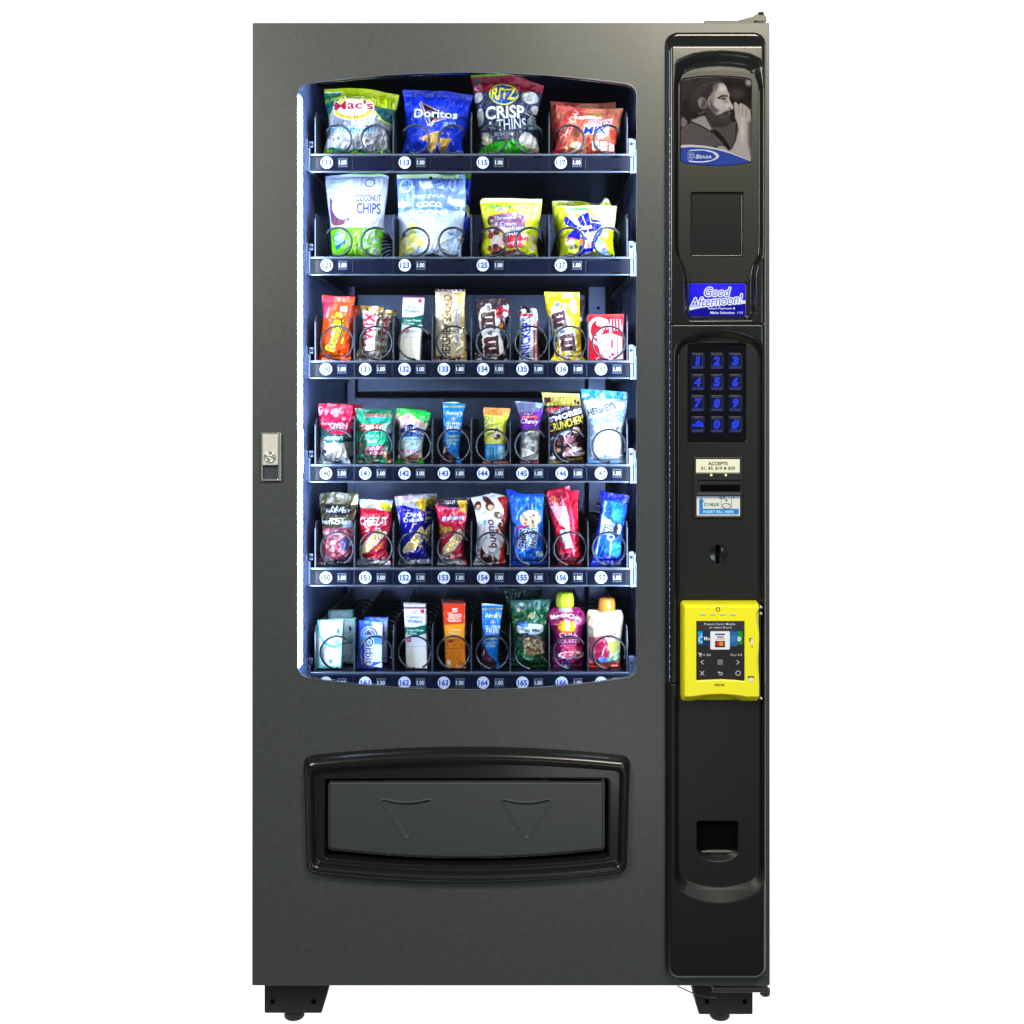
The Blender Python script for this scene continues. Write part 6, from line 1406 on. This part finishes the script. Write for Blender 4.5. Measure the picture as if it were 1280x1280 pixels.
def a163(c):
    base(c, (228,140,30)); c.R(1040, 100, 1250, 135, (120,84,90)); c.R(1075, 135, 1250, 290, (226,72,40)); c.R(1050, 130, 1084, 420, (206,60,50)); c.P([(1138,170),(1176,166),(1178,195),(1140,198)], (240,226,226)); c.L([(1140,184),(1176,180)], 4, (196,60,70))
    c.T('Toast', 1156, 218, 92, 28, (236,120,110), bold=.05, ol=(244,226,220), ow=4); c.T('Chee', 1154, 250, 88, 28, (236,120,110), bold=.05, ol=(244,226,220), ow=4); c.P([(1084,290),(1230,280),(1230,380),(1084,390)], (240,170,40), soft=8)
    c.T('Cheddar', 1160, 325, 94, 22, (240,214,170), bold=.04); c.T('Cheese', 1154, 350, 86, 20, (240,214,170), bold=.04); c.R(1084, 395, 1240, 620, (226,140,40)); c.blobs(30, (1090,470,1235,600), (3,8), [(206,110,30),(240,176,80)], 4, .7)
    for x in (1106,1156,1204): c.E(x, 438, 6, 6, (150,70,30))
    c.L([(1090,466),(1236,460)], 7, (196,104,30)); c.E(1114, 565, 14, 20, (232,214,226)); c.blobs(5, (1180,560,1230,580), (3,7), [(120,60,40)], 6); c.E(1130, 412, 20, 8, (190,50,60)); c.blobs(12, (1090,590,1240,620), (4,10), [(236,200,160),(200,110,60)], 7)
s163 = snack('cracker_pack', 'orange and red toasted cheese cracker pack on the bottom shelf', 'cracker pack', '6L', [(1066,120),(1074,260),(1082,420),(1090,616)], [(1234,130),(1232,260),(1234,420),(1242,614)], (220,120,40), a163, .016, boxy=True, wr=.001, m=film, seed=107, group=G6)
behind(s163, 'orange and red cheese cracker pack edge behind the front cheese crackers', sx=-3, lift=0, dd=.05, sz=.985)
def a164(c): 
    c.ox -= 0; a143(c, (-937, -40))
snack('granola_bar', 'blue gluten free granola bar next to the green trail mix on the bottom shelf', 'granola bar', '6R', [(128,138),(130,220),(134,360),(124,500),(120,622)], [(286,154),(270,230),(262,350),(252,470),(244,560),(268,620)], (20,120,200), a164, .012, wr=.0010, seed=109, group='blue gluten free granola bars')
def a165(c):
    base(c, (24,96,62)); c.P([(280,100),(660,100),(660,180),(430,190),(330,160)], (60,104,100)); c.blobs(12, (330,110,640,180), (6,22), [(110,150,150),(40,96,80),(150,180,190)], 3, .6)
    for q in ((420,150,18,16,(190,196,216)),(396,192,14,16,(206,200,196)),(490,236,26,22,(150,140,90)),(372,270,14,10,(170,120,60)),(452,262,12,9,(50,40,30)),(428,196,8,8,(180,150,110))): c.E(*q[:4], q[4])
    c.E(430, 306, 38, 22, (60,120,206)); c.T('Value', 430, 306, 50, 14, (170,206,240)); c.P([(385,340),(400,315),(480,300),(560,312),(580,350),(560,380),(490,392),(400,378)], (206,220,236), smooth=3); c.E(430, 306, 38, 22, (60,120,206)); c.T('Value', 430, 306, 50, 14, (170,206,240)); c.T('Trail Mix', 480, 356, 142, 24, (40,44,80), bold=.05)
    c.P([(378,380),(470,375),(462,412),(384,415)], (44,46,50)); c.E(510, 480, 84, 88, (110,90,110)); c.E(510, 480, 78, 82, (150,120,96)); c.blobs(70, (440,405,580,555), (7,14), [(206,180,140),(110,70,50),(236,224,190),(170,130,90),(90,50,40),(150,160,90)], 9)
    c.R(430, 390, 450, 400, (24,96,62)); c.L([(510,460),(560,520),(585,545)], 8, (226,226,230)); c.L([(560,570),(590,610),(622,650)], 9, (206,200,190)); c.L([(400,590),(460,585),(540,592)], 5, (170,200,180), .8); c.blobs(10, (350,600,600,650), (8,20), [(60,150,110),(20,80,56),(90,170,130)], 4, .7)
s165 = snack('trail_mix_bag', 'green trail mix bag with clear top and nut window, front of its bottom shelf slot', 'trail mix bag', '6R', [(332,120),(345,220),(352,380),(350,520),(338,656)], [(632,112),(612,220),(600,340),(592,460),(600,560),(622,676)], (24,90,60), a165, .019, wr=.0024, seed=111, group=G6, B=[(0,0),(.4,6),(1,0)], seal=(.10,.05))
def a165b(c): base(c, (40,84,74)); c.blobs(24, (290,10,580,70), (5,16), [(120,140,150),(20,30,30),(60,100,90),(180,190,206)], 3, .8)
snack('trail_mix_bag', 'green trail mix bag with glossy clear end rising behind the front trail mix', 'trail mix bag', '6R', [(288,26),(312,140),(345,400),(350,600)], [(560,20),(580,140),(590,400),(590,600)], (30,84,66), a165b, .015, front=.205, wr=.0028, seed=112, group=G6, T=[(0,0),(.3,12),(.8,30),(1,0)], seal=(.12,.05), dens=1.3)

def cap(color, px, py0, py1, w, rib):
    def f(root, loc, d0):
        k = kf(d0); m = mat('cap_%d_%d' % (px, w), color, .28, coat=.3)
        zt = W(px, py0, d0).z-loc.z; zb = W(px, py1, d0).z-loc.z; x = W(px, 0, d0).x-loc.x; r = w/2*S*k
        lathe('cap', root, m, [(r*.93, zb), (r, zb+.002), (r*.99, zb+(zt-zb)*.55), (r*.86, zt-.003), (r*.70, zt-.0005), (r*.3, zt)], (x, 0, 0), 36, True, rib)
        lathe('spout', root, mat('spout_plastic', (.75,.78,.82), .3), [(r*.62, zb-.012), (r*.62, zb-.004), (r*.8, zb-.0035), (r*.8, zb-.0022), (r*.6, zb-.002), (r*.6, zb+.001)], (x, 0, 0), 24)
    return f
def a166(c):
    base(c, (142,26,98)); c.T('Organic', 738, 190, 110, 24, (236,226,240), bold=.05, rot=-4); c.T("Mamma", 690, 224, 120, 34, (240,232,244), bold=.07, rot=14); c.T('Chia', 800, 232, 96, 30, (240,232,244), bold=.06, rot=-12)
    c.E(742, 300, 66, 52, (226,120,30), soft=14); c.E(712, 300, 26, 34, (240,190,30), soft=6); c.E(784, 300, 26, 34, (240,200,30), soft=6); c.R(735, 255, 765, 330, (244,240,240), soft=4)
    c.T('CHIA', 757, 362, 134, 34, (240,210,220), bold=.02); c.T('SQUEEZE', 762, 408, 160, 32, (232,190,206), bold=.01, hollow=5); c.T('FRUIT', 760, 440, 120, 16, (232,190,206)); c.E(775, 480, 80, 44, (206,76,110)); c.blobs(20, (700,450,850,520), (6,14), [(226,150,160),(176,40,84),(236,190,190)], 3); c.E(780, 510, 90, 22, (236,214,226), ring=3)
    c.T('Mango', 730, 530, 90, 26, (226,226,240), bold=.05, rot=-12); c.T('4oz', 742, 560, 70, 26, (70,80,160), bold=.05); c.T('SQUEEZE', 756, 588, 110, 18, (236,200,226)); c.P([(700,570),(760,600),(735,632)], (190,200,240)); c.E(850, 580, 10, 16, (70,110,180)); c.blobs(8, (640,330,700,480), (8,24), [(180,50,130),(120,20,84)], 7, .6); c.P([(840,300),(880,200),(880,420)], (110,16,80), soft=14)
snack('fruit_pouch', 'magenta chia squeeze pouch with lime green cap on the bottom shelf', 'fruit pouch', '6R', [(655,170),(600,205),(592,260),(640,330),(652,400),(635,480),(626,560),(648,612)], [(830,168),(884,215),(884,280),(862,330),(858,420),(876,500),(870,560),(854,608)], (140,26,96), a166, .020, T=[(0,0),(.5,8),(1,0)], wr=.0016, seed=113, group=G6, seal=(.02,.06), extra=cap((.50,.62,.02), 706.2, 740.2, 758.6, 21.5, .05))
def a167(c):
    base(c, (222,206,180)); c.T('Plum', 1022, 282, 110, 60, (96,100,170), sh=.3, bold=-.015); c.T('organics', 1070, 300, 40, 8, (120,120,180)); c.T('organic', 1064, 365, 56, 20, (206,80,80), rot=10); c.E(1064, 365, 34, 18, (206,90,90), rot=10, ring=2); c.L([(930,360),(932,385)], 3, (160,160,140)); c.L([(945,362),(950,380)], 3, (160,160,140))
    c.P([(895,400),(960,385),(990,370),(1030,400),(1050,460),(1050,560),(1010,600),(900,610)], (196,100,116), smooth=2); c.E(1000, 480, 56, 70, (176,40,84), rot=-20); c.L([(1000,520),(1010,470),(1030,440)], 7, (232,206,214)); c.E(920, 500, 30, 60, (206,120,130), soft=10)
    c.P([(1040,420),(1110,415),(1130,450),(1100,510),(1060,500)], (196,200,110), smooth=3); c.P([(1040,540),(1080,510),(1140,500),(1140,575),(1050,575)], (120,196,160)); c.blobs(8, (1050,500,1130,560), (8,16), [(206,190,150),(226,226,206)], 4); c.P([(970,540),(1010,525),(1040,545),(1035,572),(975,572)], (110,160,226))
    c.P([(890,630),(900,590),(960,575),(1140,575),(1140,640),(890,640)], (224,70,40)); c.T('MIXED FRUIT', 1050, 590, 150, 16, (240,220,206), bold=.03); c.blobs(12, (960,580,1120,610), (4,10), [(236,180,160),(216,50,40)], 5, .7)
snack('fruit_pouch', 'cream plum baby food pouch with orange cap on the bottom shelf', 'fruit pouch', '6R', [(910,188),(888,225),(896,300),(900,420),(898,520),(900,622)], [(1140,190),(1162,225),(1154,320),(1142,430),(1136,520),(1132,618)], (220,204,180), a167, .020, T=[(0,0),(.4,6),(1,0)], wr=.0014, seed=115, group=G6, seal=(.02,.05), extra=cap((.80,.27,.03), 758.6, 747.0, 762.6, 21.5, 0.0))
